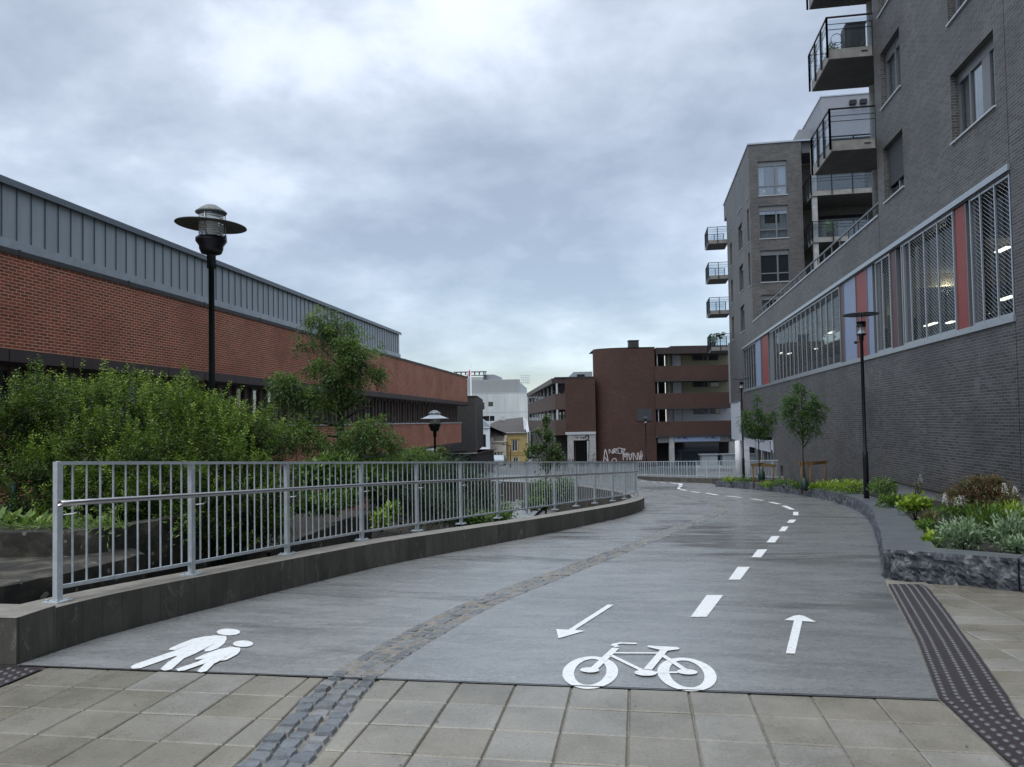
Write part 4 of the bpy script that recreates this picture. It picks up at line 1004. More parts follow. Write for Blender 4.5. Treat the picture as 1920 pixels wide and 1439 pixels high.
def scrib(mb,fr,pts,w,d=.065):
    if len(pts)>2: pts=[(q.x,q.y) for q in catmull([Vector(p) for p in pts],4)]; w=w*.8
    for (a,b),(c,e) in zip(pts,pts[1:]):
        v=Vector((c-a,e-b)); L=v.length or 1; n=Vector((-v.y,v.x))/L*w/2
        q=[fr.p(a+n.x,d,b+n.y),fr.p(c+n.x,d,e+n.y),fr.p(c-n.x,d,e-n.y),fr.p(a-n.x,d,b-n.y)]; mb.face(q)
scrib(mb,FR_,[(63.9,1.6),(63.3,1.75),(63.2,1.4),(63.8,1.3),(63.1,1.1)],.06,.063); scrib(mb,FR_,[(64.1,1.0),(63.3,.95),(62.9,1.2),(62.7,.85)],.06,.063)
mb.build('graffiti_tag','graffiti_black',sg)
mb=MB(); mb.tube([(7.75,62.6,-3.3),(7.75,62.6,-.16)],.26,14); mb.build('column','white_plastic',pod)
mb=MB(); mb.fbox(FR_,67.9,68.1,.0,.12,2.9,8.0); mb.fbox(FR_,62.3,68.1,0,.10,2.88,2.95); mb.build('drain_pipe','alu',pod)
# ================================================================== window helper
def apt_window(parent,fr,a,b,z0,z1,style='two',glassm='dark_glass',blind=None,depth=.22,curtain=True):
    """recessed aluminium window: frame with panes, sill and optional blind or curtain"""
    mb=MB(); D=-depth; w=.06
    mb.fbox(fr,a,a+w,D-.05,D+.05,z0,z1); mb.fbox(fr,b-w,b,D-.05,D+.05,z0,z1); mb.fbox(fr,a+w,b-w,D-.05,D+.05,z1-w,z1); mb.fbox(fr,a+w,b-w,D-.05,D+.05,z0,z0+w)
    if style=='four':
        top=z1-.30*(z1-z0)*0-.28; mb.fbox(fr,a+w,b-w,D-.04,D+.06,z1-.34,z1-.0601); m_=a+(b-a)*.60; zz1=z0+(z1-z0)*.28
        mb.fbox(fr,m_-.05,m_+.05,D-.05,D+.055,z0+w,z1-.34); mb.fbox(fr,a+w,b-w,D-.05,D+.045,zz1-.04,zz1+.04)
    elif style=='big':
        mb.fbox(fr,a+.62,a+1.02,D-.04,D+.04,z0+w,z1-w); mb.fbox(fr,b-.72,b-.64,D-.05,D+.045,z0+w,z1-w); mb.fbox(fr,a+w,b-w,D-.04,D+.046,z1-.24,z1-.0601)
    elif style=='two': mb.fbox(fr,a+(b-a)*.5-.05,a+(b-a)*.5+.05,D-.05,D+.055,z0+w,z1-w); mb.fbox(fr,a+w,b-w,D-.04,D+.046,z1-.30,z1-.0601)
    o=mb.build('window','frame_grey',parent)
    mb=MB(); mb.fbox(fr,a+w,b-w,D-.01,D,z0+w,z1-w); mb.build('pane',glassm,o)
    mb=MB(); mb.fbox(fr,a-.03,b+.03,D-.05,.05,z0-.045,z0-.002); mb.build('sill','white_sill',o)
    if glassm!='dark_glass':
        mb=MB(); mb.fbox(fr,a-.1,b+.1,D-1.0,D-.9,z0-.1,z1+.1); mb.fbox(fr,a-.1,a-.05,D-1,D-.06,z0-.1,z1+.1); mb.fbox(fr,b+.05,b+.1,D-1,D-.06,z0-.1,z1+.1); mb.build('room','room_wall',o)
        if curtain:
            mb=MB(); 
            for (p,q) in ((a+.05,a+(b-a)*.22),(b-(b-a)*.28,b-.05)):
                n=10
                for k in range(n):
                    x0=p+(q-p)*k/n;x1=p+(q-p)*(k+1)/n; dz=D-.10-(.04 if k%2 else 0); dz1=D-.10-(0 if k%2 else .04)
                    mb.face([fr.p(x0,dz,z0+.05),fr.p(x1,dz1,z0+.05),fr.p(x1,dz1,z1-.05),fr.p(x0,dz,z1-.05)])
            mb.build('curtain','curtain',o)
    if blind: mb=MB(); zb4=z0+(z1-z0)*blind; mb.fbox(fr,a+w,b-w,D+.06,D+.075,zb4,z1-.05); mb.fbox(fr,a+w,b-w,D+.05,D+.09,zb4-.07,zb4); mb.build('blind','blind_dark',o)
    return o
# balcony with slab, posts, rails, glass infill. box in world axes
def balcony(parent,x0,x1,y0,y1,zb_,slab=.34,rail=1.02,front=True,infill=True,sides=('left','near','far'),posts_near=3,posts_left=4,dark='black_steel'):
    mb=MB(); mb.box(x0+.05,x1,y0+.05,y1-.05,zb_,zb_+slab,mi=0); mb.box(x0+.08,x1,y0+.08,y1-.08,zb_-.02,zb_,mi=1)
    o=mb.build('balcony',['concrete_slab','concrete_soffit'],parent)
    zt=zb_+slab+rail; mb=MB(); r=.03; zl=zb_+.03
    def run(p,q,n):
        p=Vector(p);q=Vector(q); d=(q-p)
        for k in range(n):
            c=p+d*k/(n-1); mb.box(c.x-r,c.x+r,c.y-r,c.y+r,zl,zt)
        lo=Vector((min(p.x,q.x),min(p.y,q.y)));hi=Vector((max(p.x,q.x),max(p.y,q.y)))
        mb.box(lo.x-.025,hi.x+.025,lo.y-.025,hi.y+.025,zt,zt+.045)
        for h in (.22,.40): mb.box(lo.x-.009,hi.x+.009,lo.y-.009,hi.y+.009,zt-h,zt-h+.018)
    if 'near' in sides: run((x0,y0),(x1-.05,y0),posts_near)
    if 'left' in sides: run((x0,y0),(x0,y1),posts_left)
    if 'far' in sides: run((x0,y1),(x1-.05,y1),posts_near)
    mb.build('railing',dark,o)
    if infill:
        mb=MB(); zg_=zb_+slab+.02
        if 'near' in sides: mb.box(x0+.03,x1-.08,y0+.02,y0+.03,zg_,zt-.05)
        if 'left' in sides: mb.box(x0+.02,x0+.03,y0+.03,y1-.03,zg_,zt-.05)
        if 'far' in sides: mb.box(x0+.03,x1-.08,y1-.03,y1-.02,zg_,zt-.05)
        mb.build('glass_infill','balcony_glass',o)
    return o
# ================================================================== NEAR TOWER
t1=thing('apartment_tower',(XW,20,8.1),'near dark grey brick apartment tower with balconies, top right, cut by the frame','building')
T1a,T1b=-9,26.47; ztop=22.5
wins=[]
for k in range(5):
    z0=8.36+3.0*k; wins.append((24.02,25.82,z0,z0+(1.72 if k!=1 else 1.78))); wins.append((18.15,20.5,z0+ (0 if k else 0),z0+1.7))
    wins.append((12.2,14.5,z0,z0+1.7))
wins=[w for w in wins if w[3]<ztop]
mb=MB(); mb.wall(FR_,T1a,T1b,8.1,ztop,wins,.2); 
fN=Fr((XW,T1b,0),(1,0,0),(0,1,0)); mb.wall(fN,0,12,8.1,ztop); mb.build('wall','grey_brick',t1)
mb=MB(); mb.fbox(FR_,T1a,T1b,-12,-.02,ztop-.1,ztop+.1); mb.build('roof','coping_dark',t1)
mb=MB(); mb.fbox(FR_,17.64,17.652,-.01,.003,8.1,ztop); mb.build('movement_joint','dark_room',t1)
for i,w in enumerate(wins):
    far_=w[0]>24; k=i//3
    apt_window(t1,FR_,w[0],w[1],w[2],w[3],'two' if far_ else 'big','glass',blind=.3 if (far_ and k==0) else None,curtain=not(far_ and k==0))
for i,zb_ in enumerate((10.38,13.46,16.5,19.55)):
    balcony(t1,6.48,9.4,26.5,29.15,zb_,slab=.33,posts_near=3,posts_left=4)
    mb=MB(); mb.box(7.55,7.75,26.53,26.545,zb_+.17,zb_+.20); mb.build('drain_slot','dark_room',t1)
mb=MB(); mb.tube([(8.62,29.0,8.1),(8.62,29.0,19.8)],.155,20); mb.build('column','concrete_light',t1)
# things on the balcony
ZB2=13.46+.33
def potplant(loc,s,label,leaf='green_leaf',grp=None,n=260,pot='terracotta'):
    t=thing('potted_plant',loc,label,'potted plant',grp)
    mb=MB(); mb.lathe([(0,0),(.13*s,0),(.18*s,.30*s),(.19*s,.32*s),(.16*s,.32*s),(.15*s,.28*s),(0,.28*s)],loc,14); mb.build('pot',pot,t)
    P,O,k=blobpts([(loc[0],loc[1],loc[2]+.58*s,.3*s,.3*s,.33*s)],n,.9); leafmesh('foliage',P,O+rdir(n)*.6,rdir(n),.10*s,.045*s,RNG.random(n),leaf,t); return t
potplant((6.85,27.5,ZB2),.75,'small round potted plant on the upper balcony beside the dark cabinet')
cab=thing('balcony_cabinet',(7.55,27.3,ZB2),'large dark covered slatted cabinet on the upper balcony of the near tower','cabinet')
mb=MB(); mb.box(7.25,7.85,27.05,27.6,ZB2+.05,ZB2+1.02); mb.build('body','black_steel',cab)
mb=MB()
for k in range(14): mb.box(7.19,7.245,27.05,27.6,ZB2+.1+k*.065,ZB2+.13+k*.065)
mb.build('slats','black_steel',cab)
mb=MB(); mb.box(7.22,7.88,27.02,27.63,ZB2+1.02,ZB2+1.08); mb.build('lid','lamp_black',cab)
mb=MB()
for a,b in ((7.27,27.08),(7.82,27.08),(7.27,27.56),(7.82,27.56)): mb.box(a-.02,a+.02,b-.02,b+.02,ZB2,ZB2+.05)
mb.build('feet','black_steel',cab)
ch=thing('wire_chair',(7.0,27.25,ZB2),'thin round wire chair on the upper balcony by the railing','chair')
mb=MB(); c0=Vector((7.0,27.2,ZB2+.42)); mb.tube([c0+Vector((.2*math.cos(a*math.pi/8),.2*math.sin(a*math.pi/8),0)) for a in range(17)],.012,5); mb.build('seat_ring','black_steel',ch)
mb=MB(); mb.tube([c0+Vector((.19*math.cos(a*math.pi/8),.16,.27+.2*math.sin(a*math.pi/8))) for a in range(17)],.012,5); mb.build('back_ring','black_steel',ch)
for sx_,sy_ in ((-.14,-.14),(.14,-.14),(.14,.14),(-.14,.14)): mb=MB(); mb.tube([c0+Vector((sx_,sy_,0)),c0+Vector((sx_*1.3,sy_*1.3,-.42))],.012,5); mb.build('leg','black_steel',ch)
# ================================================================== FAR TOWER
t2=thing('apartment_tower',(XW,60,8.1),'far dark grey brick apartment tower with paired front windows above the glazed block','building')
YF=54.15; Y2b=69.3; ZT=20.32
sidew=[]
for k in range(4):
    zc=17.2-3.05*k; sidew+= [(58.3,60.4,zc,zc+1.95),(54.75,55.6,zc-.35,zc+2.0),(64.5,65.8,zc,zc+1.9)]
sidew=[w for w in sidew if w[2]>8.0]
mb=MB(); mb.wall(FR_,YF,Y2b-1.7,8.1,19.0,[w for w in sidew if w[3]<=19.0],.25); mb.wall(FR_,YF,Y2b,19.0,ZT,[w for w in sidew if w[2]>=19],.25)
hw=[w for w in sidew if w[3]>19.0]
ff2=Fr((XW,YF,0),(1,0,0),(0,-1,0))
fw=[(.58,2.5,16.75,19.12),(.58,2.5,13.8,16.05),(.58,2.5,10.82,13.0),(.58,2.5,8.12,9.95)]
mb.wall(ff2,0,3.45,8.1,ZT,fw,.18)
f3=Fr((XW+3.45,YF,0),(0,1,0),(1,0,0)); mb.wall(f3,0,2.2,8.1,ZT)
f4=Fr((XW+3.45,56.3,0),(1,0,0),(0,-1,0)); mb.wall(f4,0,9,8.1,19.4)
f5=Fr((XW,Y2b-1.7,0),(1,0,0),(0,1,0)); mb.wall(f5,0,6,2.9,19.0)
mb.build('wall','grey_brick',t2)
mb=MB(); mb.fbox(FR_,Y2b-1.7,Y2b,-5,-.01,18.93,19.0); mb.fbox(FR_,Y2b-.01,Y2b,-5,-.01,19.0,ZT); mb.build('soffit','coping_dark',t2)
mb=MB(); mb.fbox(FR_,YF-.06,Y2b+.06,-12.5,.06,ZT,ZT+.1); mb.build('roof_edge','alu',t2)
mb=MB(); mb.fbox(ff2,3.45,12.4,-2.1,.3,19.4,19.65); mb.fbox(ff2,3.45,12.4,-2.15,-.2,19.65,ZT); mb.build('roof_overhang','frame_dark',t2)
for w in sidew: 
    if w[3]<=19.2: apt_window(t2,FR_,*w[:4],style='two' if w[1]-w[0]>1 else 'one')
for i,w in enumerate(fw):
    apt_window(t2,ff2,*w[:4],style='four',glassm='glass' if i<2 or i==3 else 'dark_glass',depth=.16)
mb=MB(); mb.fbox(ff2,.66,2.42,-.30,-.28,13.86,14.9); mb.build('half_curtain','curtain',t2)
mb=MB()
for x in (1.0,2.0): mb.lathe([(.02,0),(.03,.16),(.12,.18),(.09,.36),(0,.36)],(XW+x,YF+.28,16.84),10)
mb.build('window_lamps','white_plastic',t2)
for zb_ in (17.1,13.95,10.85,7.62): balcony(t2,6.47,8.2,69.45,72.2,zb_-.04,slab=.33,rail=1.1,posts_near=3,posts_left=4)
# gallery balconies in the recess
for i,zb_ in enumerate((16.2,13.1,10.0,)):
    balcony(t2,11.65,19.5,52.9,56.25,zb_,slab=.33,sides=('near','left'),posts_near=7,posts_left=5)
mb=MB(); mb.box(11.75,12.05,53.05,53.35,8.1,19.4); mb.build('column','concrete_light',t2)
for zb_ in (16.53,13.43,10.33): 
    mb=MB(); mb.fbox(f4,1.5,4.6,.0,.05,zb_+.1,zb_+2.2); mb.build('balcony_door','dark_glass',t2)
potplant((12.9,53.6,13.45),1.35,'bushy pale potted plant on the middle gallery balcony of the far tower','silver_leaf',n=500)
bt_=thing('balcony_table',(16.2,53.9,16.55),'dark table set on the upper gallery balcony of the far tower','table')
mb=MB(); mb.box(15.3,17.1,53.5,54.3,17.22,17.28); mb.build('top','black_steel',bt_)
for x in (15.4,17.0): mb=MB(); mb.box(x-.03,x+.03,53.6,54.2,16.53,17.22); mb.build('leg','black_steel',bt_)
# plants on the lowest far balcony
for x,y,s in ((6.75,69.9,1.3),(6.9,71.2,1.0)): potplant((x,y,7.95),s,'dark green potted plant at the corner of the lowest far balcony' if s>1.1 else 'smaller potted plant behind the corner plant on the lowest far balcony',n=300)
for i,(x,z) in enumerate(((7.1,8.95),(7.55,9.02),(7.35,8.75))):
    t=thing('flower_box',(x,69.38,z-.15),['left hanging black flower box on the lowest far balcony rail','right hanging black flower box on the lowest far balcony rail','middle lower hanging black flower box on the lowest far balcony rail'][i],'flower box','flower boxes on the lowest far balcony')
    mb=MB(); mb.lathe([(0,0),(.14,0),(.19,.14),(0,.14)],(x,69.38,z-.15),10); mb.build('box','black_steel',t)
    n=90; P,O,k=blobpts([(x,69.38,z+.05,.2,.2,.12)],n,.9); leafmesh('foliage',P,O,rdir(n),.09,.05,RNG.random(n),'green_leaf',t)
# penthouse
ph=thing('rooftop_penthouse',(15,60,20.3),'plain light grey rendered penthouse on the roof behind the balconies','building')
fp=Fr((13.65,58,0),(1,0,0),(0,-1,0)); mb=MB(); mb.fbox(fp,0,9,-14,0,20.3,24.75); mb.fbox(fp,-1.0,0,-16,-3,20.3,23.6); mb.build('wall','grey_render',ph)
mb=MB(); mb.fbox(fp,-.05,9,-14,.05,24.75,24.83); mb.build('roof_edge','alu',ph)
for k in range(4): mb=MB(); mb.fbox(fp,1.9+k*.72,2.35+k*.72,0,.28,24.0,24.3); mb.build('vent_hood','black_steel',ph)
# ================================================================== FAR RIGHT BRICK BUILDING (d = 78)
fh=Vector((-math.sin(YAW),math.cos(YAW),0))
FB=Fr(Vector((0,0,0))+fh*78,cR0,-fh)
fb=thing('gallery_apartment_block',tuple(FB.p(14,0,-3)),'dark red brick block with windowless curved stair tower and brick balconies, beyond the bend','building')
mb=MB(); X0,X1,Rr,Rd=8.5,14.55,3.6,1.9; n=16
mb.wall(Fr(FB.o,FB.t,FB.n),X0+Rr,X1,-3.2,8.92)
cen=(X0+Rr,-Rd); s_=0; pr=None
for k in range(n+1):
    a=math.pi/2*k/n; sx_=cen[0]-Rr*math.sin(a); dd=cen[1]+Rd*math.cos(a)
    if pr:
        L=math.hypot(sx_-pr[0],dd-pr[1]); mb.face([FB.p(sx_,dd,-3.2),FB.p(pr[0],pr[1],-3.2),FB.p(pr[0],pr[1],8.92),FB.p(sx_,dd,8.92)],uv=[(-s_-L,-3.2),(-s_,-3.2),(-s_,8.92),(-s_-L,8.92)],sm=True); s_+=L
    pr=(sx_,dd)
mb.wall(Fr(FB.p(X0,-Rd,0),-FB.n,-FB.t),0,.3,-3.2,8.92); mb.wall(Fr(FB.p(X1,0,0),-FB.n,FB.t),0,6,-3.2,8.92)
mb.build('stair_tower','dark_red_brick',fb)
mb=MB(); mb.fbox(FB,X0+3.2,X1+.05,-6,.04,8.92,9.0)
for k in range(1,n): 
    a0=math.pi/2*(k-1)/n;a1=math.pi/2*k/n; mb.hexa([FB.p(cen[0]-Rr*math.sin(a1),cen[1]+Rd*math.cos(a1),8.92),FB.p(cen[0]-Rr*math.sin(a0),cen[1]+Rd*math.cos(a0),8.92),FB.p(cen[0]-Rr*math.sin(a0),-6,8.92),FB.p(cen[0]-Rr*math.sin(a1),-6,8.92)],[FB.p(cen[0]-Rr*math.sin(a1),cen[1]+Rd*math.cos(a1)+.03,8.99),FB.p(cen[0]-Rr*math.sin(a0),cen[1]+Rd*math.cos(a0)+.03,8.99),FB.p(cen[0]-Rr*math.sin(a0),-6,8.99),FB.p(cen[0]-Rr*math.sin(a1),-6,8.99)]); mb.build('coping','coping_dark',fb)
mb=MB(); mb.fbox(FB,12.25,13.25,-2.6,-1.6,8.95,9.82); mb.fbox(FB,12.2,13.3,-2.65,-1.55,9.82,9.9); mb.build('chimney','coping_dark',fb)
mb=MB(); mb.fbox(FB,12.65,14.2,0.0,.06,1.5,2.72); bd=mb.build('wall_board','frame_dark',fb)
# balcony galleries
for (zt_,zb_) in ((7.02,5.55),(4.25,2.75),(1.40,-.02)):
    mb=MB(); mb.wall(Fr(FB.p(0,.35,0),FB.t,FB.n),14.5,22.4,zb_,zt_); mb.fbox(FB,14.5,22.4,-1.9,.34,zb_-.0,zb_+.05); mb.wall(Fr(FB.p(14.5,.35,0),-FB.n,-FB.t),0,.4,zb_,zt_); mb.fbox(FB,14.5,22.4,.1,.345,zt_-.02,zt_); mb.build('gallery_parapet','dark_red_brick',fb)
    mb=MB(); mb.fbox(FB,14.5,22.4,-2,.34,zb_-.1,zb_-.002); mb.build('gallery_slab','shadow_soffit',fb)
mb=MB(); mb.fbox(FB,14.65,22.6,-2,.4,8.25,8.88); mb.fbox(FB,16.2,22.6,-2,.1,8.88,9.05); mb.build('roof_fascia','brown_metal',fb)
for i,(z0_,z1_,mt) in enumerate(((6.9,8.25,'cream_panel'),(4.1,5.5,'cream_panel'),(1.3,2.7,'panel_white'))):
    mb=MB(); mb.fbox(FB,16.0,23.4,-1.95,-1.85,z0_-.4,z1_+.2); mb.build('gallery_wall',mt,fb)
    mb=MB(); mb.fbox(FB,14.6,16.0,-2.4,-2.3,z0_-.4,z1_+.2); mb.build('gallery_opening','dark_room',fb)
    mb=MB(); mb.fbox(FB,16.72,17.62,-1.85,-1.8,z0_-.4,z1_+.02); dr=mb.build('door','panel_white',fb)
    mb=MB(); mb.fbox(FB,16.68,16.72,-1.85,-1.79,z0_-.4,z1_+.02); mb.fbox(FB,17.62,17.66,-1.85,-1.79,z0_-.4,z1_+.02); mb.build('door_frame','coping_dark',dr)
    for a,b in ((18.85,19.9),(20.05,20.3),(20.55,21.5)):
        mb=MB(); mb.fbox(FB,a-.05,b+.05,-1.85,-1.80,z1_-.62,z1_-.0); wn=mb.build('window','frame_grey',fb); mb=MB(); mb.fbox(FB,a,b,-1.80,-1.795,z1_-.56,z1_-.06); mb.build('pane','dark_glass',wn)
    mb=MB(); mb.fbox(FB,16.12,16.2,-1.0,-.92,z0_-.3,z1_+.1); mb.fbox(FB,14.75,14.83,.1,.18,z0_-.3,z1_+.1); mb.build('gallery_posts','concrete_light',fb)
# ground floor shop
mb=MB(); mb.fbox(FB,14.7,22.6,-.2,.1,-.75,-.13); mb.build('shop_beam','frame_grey',fb)
mb=MB(); mb.fbox(FB,15.82,16.32,-.3,.12,-3.1,-.13); mb.fbox(FB,21.9,22.5,-.3,.1,-3.1,-.13); mb.build('shop_column','concrete_light',fb)
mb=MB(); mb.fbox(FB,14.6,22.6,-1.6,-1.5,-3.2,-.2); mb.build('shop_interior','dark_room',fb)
mb=MB(); mb.fbox(FB,16.4,21.0,-.6,-.55,-2.7,-.8); mb.build('shop_window','dark_glass',fb)
mb=MB(); mb.fbox(FB,16.35,20.95,.1,.16,-.66,-.16); sgn=mb.build('sign_board','panel_blue',fb)
def letters(mb,fr,txt,x,z,h,w,d,st):
    G={'V':[[(0,1),(.5,0),(1,1)]],'A':[[(0,0),(.5,1),(1,0)],[(.25,.4),(.75,.4)]],'R':[[(0,0),(0,1),(.8,1),(.8,.55),(0,.5),(1,0)]],'M':[[(0,0),(0,1),(.5,.4),(1,1),(1,0)]],'E':[[(1,0),(0,0),(0,1),(1,1)],[(0,.5),(.8,.5)]],'L':[[(0,1),(0,0),(.9,0)]],'K':[[(0,0),(0,1)],[(1,1),(0,.5),(1,0)]],'U':[[(0,1),(0,.1),(.5,0),(1,.1),(1,1)]],'N':[[(0,0),(0,1),(1,0),(1,1)]],'C':[[(1,.9),(.4,1),(0,.5),(.4,0),(1,.1)]],'W':[[(0,1),(.25,0),(.5,.7),(.75,0),(1,1)]]}
    for ch in txt:
        if ch!=' ':
            for st_ in G[ch]: scrib(mb,fr,[(x+a*w,z+b*h) for a,b in st_],st,d)
        x+=w*1.35
mb=MB(); letters(mb,FB,'VA MKL',16.6,-.42,.24,.15,.165,.05); letters(mb,FB,'VA MKL',19.45,-.42,.24,.15,.165,.05); mb.build('lettering','graffiti_black',sgn)
# white graffiti on the tower foot
mb=MB(); g0=FB
scrib(mb,g0,[(9.15,-2.6),(9.35,-1.3),(9.6,-2.5),(9.3,-2.1)],.10,.02); letters(mb,g0,'NRUC',9.75,-1.75,.45,.33,.02,.08)
scrib(mb,g0,[(10.2,-1.5),(10.7,-1.2),(11.3,-1.4),(11.1,-1.8),(12.0,-1.9)],.08,.02)
letters(mb,g0,'MVNW',11.15,-2.45,.75,.38,.02,.09); scrib(mb,g0,[(13.05,-1.5),(12.85,-1.8),(13.1,-2.0),(12.9,-2.4)],.08,.02)
scrib(mb,g0,[(9.9,-2.7),(10.1,-2.3),(10.4,-2.3),(10.45,-2.7)],.09,.02)
gm=mb.build('graffiti','graffiti',fb)
# left part: brick panel and side gallery
FBL=Fr(FB.p(0,0,0),FB.t,FB.n)
mb=MB(); mb.wall(FB,5.4,8.45,.52,6.0); mb.fbox(FB,5.4,8.45,-.3,-.001,.50,.519); mb.wall(Fr(FB.p(5.4,0,0),-FB.n,-FB.t),0,2,.52,6.0); mb.build('brick_panel','dark_red_brick',fb)
mb=MB(); mb.fbox(FB,4.35,8.45,-6,.05,6.0,6.1); mb.build('coping','coping_dark',fb)
mb=MB(); mb.fbox(FB,5.35,8.42,-1,.12,.24,.50); mb.build('lintel','white_sill',fb)
mb=MB(); mb.fbox(FB,5.55,6.15,-.6,.05,-3.1,.24); mb.fbox(FB,7.8,8.4,-.6,.05,-3.1,.24); mb.fbox(FB,6.15,7.8,-.5,-.0,-.35,.24); wc=mb.build('portal','concrete_light',fb)
mb=MB(); scrib(mb,FB,[(6.3,-.1),(6.6,-.05),(6.55,-.2)],.07,.012); scrib(mb,FB,[(6.8,-.1),(7.2,-.05),(7.1,-.2),(7.4,-.1)],.07,.012); letters(mb,FB,'EUN',5.62,-2.6,.35,.15,.06,.05); scrib(mb,FB,[(7.9,-2.0),(8.3,-1.7),(8.0,-2.4),(8.35,-2.2),(8.1,-2.8)],.05,.06); scrib(mb,FB,[(7.3,-.1),(7.5,.1),(7.7,0),(7.6,-.3),(7.35,-.32)],.14,.013); mb.build('graffiti_tag','graffiti_black',wc)
mb=MB(); 
for k in range(9): mb.fbox(FB,6.2+k*.18,6.25+k*.18,-.3,-.27,-3.1,-.4)
mb.fbox(FB,6.15,7.8,-.3,-.27,-.42,-.36); mb.fbox(FB,6.15,7.8,-.3,-.27,-3.05,-3.0); mb.build('gate','black_steel',fb)
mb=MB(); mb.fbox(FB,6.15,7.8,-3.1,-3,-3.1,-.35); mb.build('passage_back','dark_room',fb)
# side gallery running away
gd=(cR0*(-.045)+fh).normalized(); FG=Fr(FB.p(4.36,0,0),gd,-Vector((gd.y,-gd.x,0)))
for (a,b) in ((4.4,2.8),(1.75,.2)):
    mb=MB(); mb.wall(FG,0,40,b,a); mb.fbox(FG,0,40,-1.6,-.01,b,b+.1); mb.wall(Fr(FG.p(0,0,0),FB.t,FB.n),0,1.05,b,a); mb.build('gallery_parapet','brown_brick',fb)
mb=MB(); mb.fbox(FG,-.0,40,-1.6,.3,5.45,5.98); mb.build('roof_fascia','brown_metal',fb)
for k in range(0,40,5): mb=MB(); mb.fbox(FG,k,k+.14,-.3,-.12,1.7,5.45); mb.build('post','white_sill',fb)
mb=MB(); mb.fbox(FG,.5,40,-1.9,-1.6,-3,5.5); mb.fbox(FG,.5,40,-2.1,-1.7,-3,5.5); mb.build('gallery_wall','brown_brick',fb)
mb=MB()
for k in range(1,39,4):
    for z_ in (4.45,2.0): mb.fbox(FG,k,k+1.6,-1.6,-1.55,z_-.3,z_+.8)
mb.fbox(Fr(FG.p(0,0,0),FB.t,FB.n),.55,.95,-.9,-.85,4.4,5.4)
mb.build('gallery_window','dark_glass',fb)
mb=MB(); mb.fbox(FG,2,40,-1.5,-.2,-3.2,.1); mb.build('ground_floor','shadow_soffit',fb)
dk=thing('rooftop_duct',tuple(FB.p(7.2,-3,6.1)),'silver ventilation duct on the roof left of the stair tower','duct')
mb=MB(); mb.fbox(FB,6.7,8.45,-3.4,-2.4,6.1,6.75); 
mb.hexa([FB.p(5.8,-2.4,6.1),FB.p(6.7,-2.4,6.1),FB.p(6.7,-3.4,6.1),FB.p(5.8,-3.4,6.1)],[FB.p(6.5,-2.4,6.75),FB.p(6.7,-2.4,6.75),FB.p(6.7,-3.4,6.75),FB.p(6.5,-3.4,6.75)]); mb.build('duct_body','zinc',dk)
mb=MB(); mb.fbox(FB,6.8,7.6,-2.3,-1.9,6.1,6.45); mb.build('fan_box','black_steel',dk)
# counters outside the shop
for i,(a,b) in enumerate(((15.9+2.0,19.7),(19.9,21.9))):
    t=thing('outdoor_counter',tuple(FB.p(a,4,-2.9)),['left grey covered counter outside the dark shop front','right grey covered counter outside the dark shop front'][i],'counter','counters outside the dark shop front')
    mb=MB(); mb.fbox(FB,a,b,3.4,4.4,-1.88,-1.78); mb.build('top','grey_render',t)
    mb=MB(); mb.fbox(FB,a+.15,b-.15,3.5,4.3,-2.95,-1.88); mb.build('body','zinc',t)
hr_=thing('handrail',tuple(FB.p(22.5,2,-2.9)),'short bent pale handrail beside the white column','railing')
mb=MB(); mb.tube([FB.p(21.6,3,-1.75),FB.p(22.0,3,-1.55),FB.p(23.2,3,-1.5)],.035,6); mb.build('rail','alu',hr_)
mb=MB(); mb.tube([FB.p(21.95,3,-2.9),FB.p(21.95,3,-1.57)],.03,6); mb.build('post','alu',hr_)
# ================================================================== DISTANT CENTRE
FD=Fr(fh*150,cR0,-fh)
pb=thing('concrete_office_block',tuple(FD.p(-2,0,-5)),'big pale concrete block with ribbed metal upper storey in the far centre','building')
mb=MB(); mb.wall(FD,-11,2.95,-5,7.3,[(-4.65,-3.7,4.75,5.65),(-6.2,-5.4,4.2,5.6),(-6,-4.5,1.9,2.9),(-4.4,-3.5,1.9,2.9)],.4); mb.fbox(FD,-11,2.95,-25,-.5,-5,7.28); mb.build('wall','pale_concrete',pb)
mb=MB(); mb.fbox(FD,-11,2.95,-.5,.05,7.3,7.42); mb.fbox(FD,-11,2.95,-.04,.03,3.55,3.66); mb.build('ledge','white_sill',pb)
for h_ in ((-4.65,-3.7,4.75,5.65),(-6.2,-5.4,4.2,5.6),(-6,-4.5,1.9,2.9),(-4.4,-3.5,1.9,2.9)): mb=MB(); mb.fbox(FD,h_[0],h_[1],-.42,-.36,h_[2],h_[3]); mb.build('window','dark_glass',pb)
mb=MB(); mb.fbox(FD,-8.2,1.6,-18,-.7,7.42,10.0)
for k in range(36): mb.fbox(FD,-8.1+k*.27,-8.0+k*.27,-.7,-.62,7.42,9.98)
mb.fbox(FD,-9.3,-5.6,-8,-1.2,7.42,10.6); mb.build('upper_storey','pale_cladding',pb)
mb=MB(); mb.fbox(FD,-5.6,-3.5,-6,-2,10.0,11.1); mb.hexa([FD.p(-3.5,-2,10),FD.p(-1.8,-2,10),FD.p(-1.8,-6,10),FD.p(-3.5,-6,10)],[FD.p(-3.5,-2,11.1),FD.p(-2.0,-2,10.5),FD.p(-2.0,-6,10.5),FD.p(-3.5,-6,11.1)]); mb.build('plant_room','grey_render',pb)
mb=MB()
for k in range(7): mb.fbox(FD,-11+k*.9,-10.75+k*.9,-1.6,-1.5,11.05,11.6)
mb.fbox(FD,-11.4,-4.9,-1.7,-1.4,11.55,11.75); mb.fbox(FD,-8,-5,-1.7,-1.4,10.85,11.0)
for a in (-8.1,-5.2): mb.fbox(FD,a,a+.15,-1.7,-1.5,10.0,11.6)
mb.build('roof_truss','frame_dark',pb)
mb=MB()
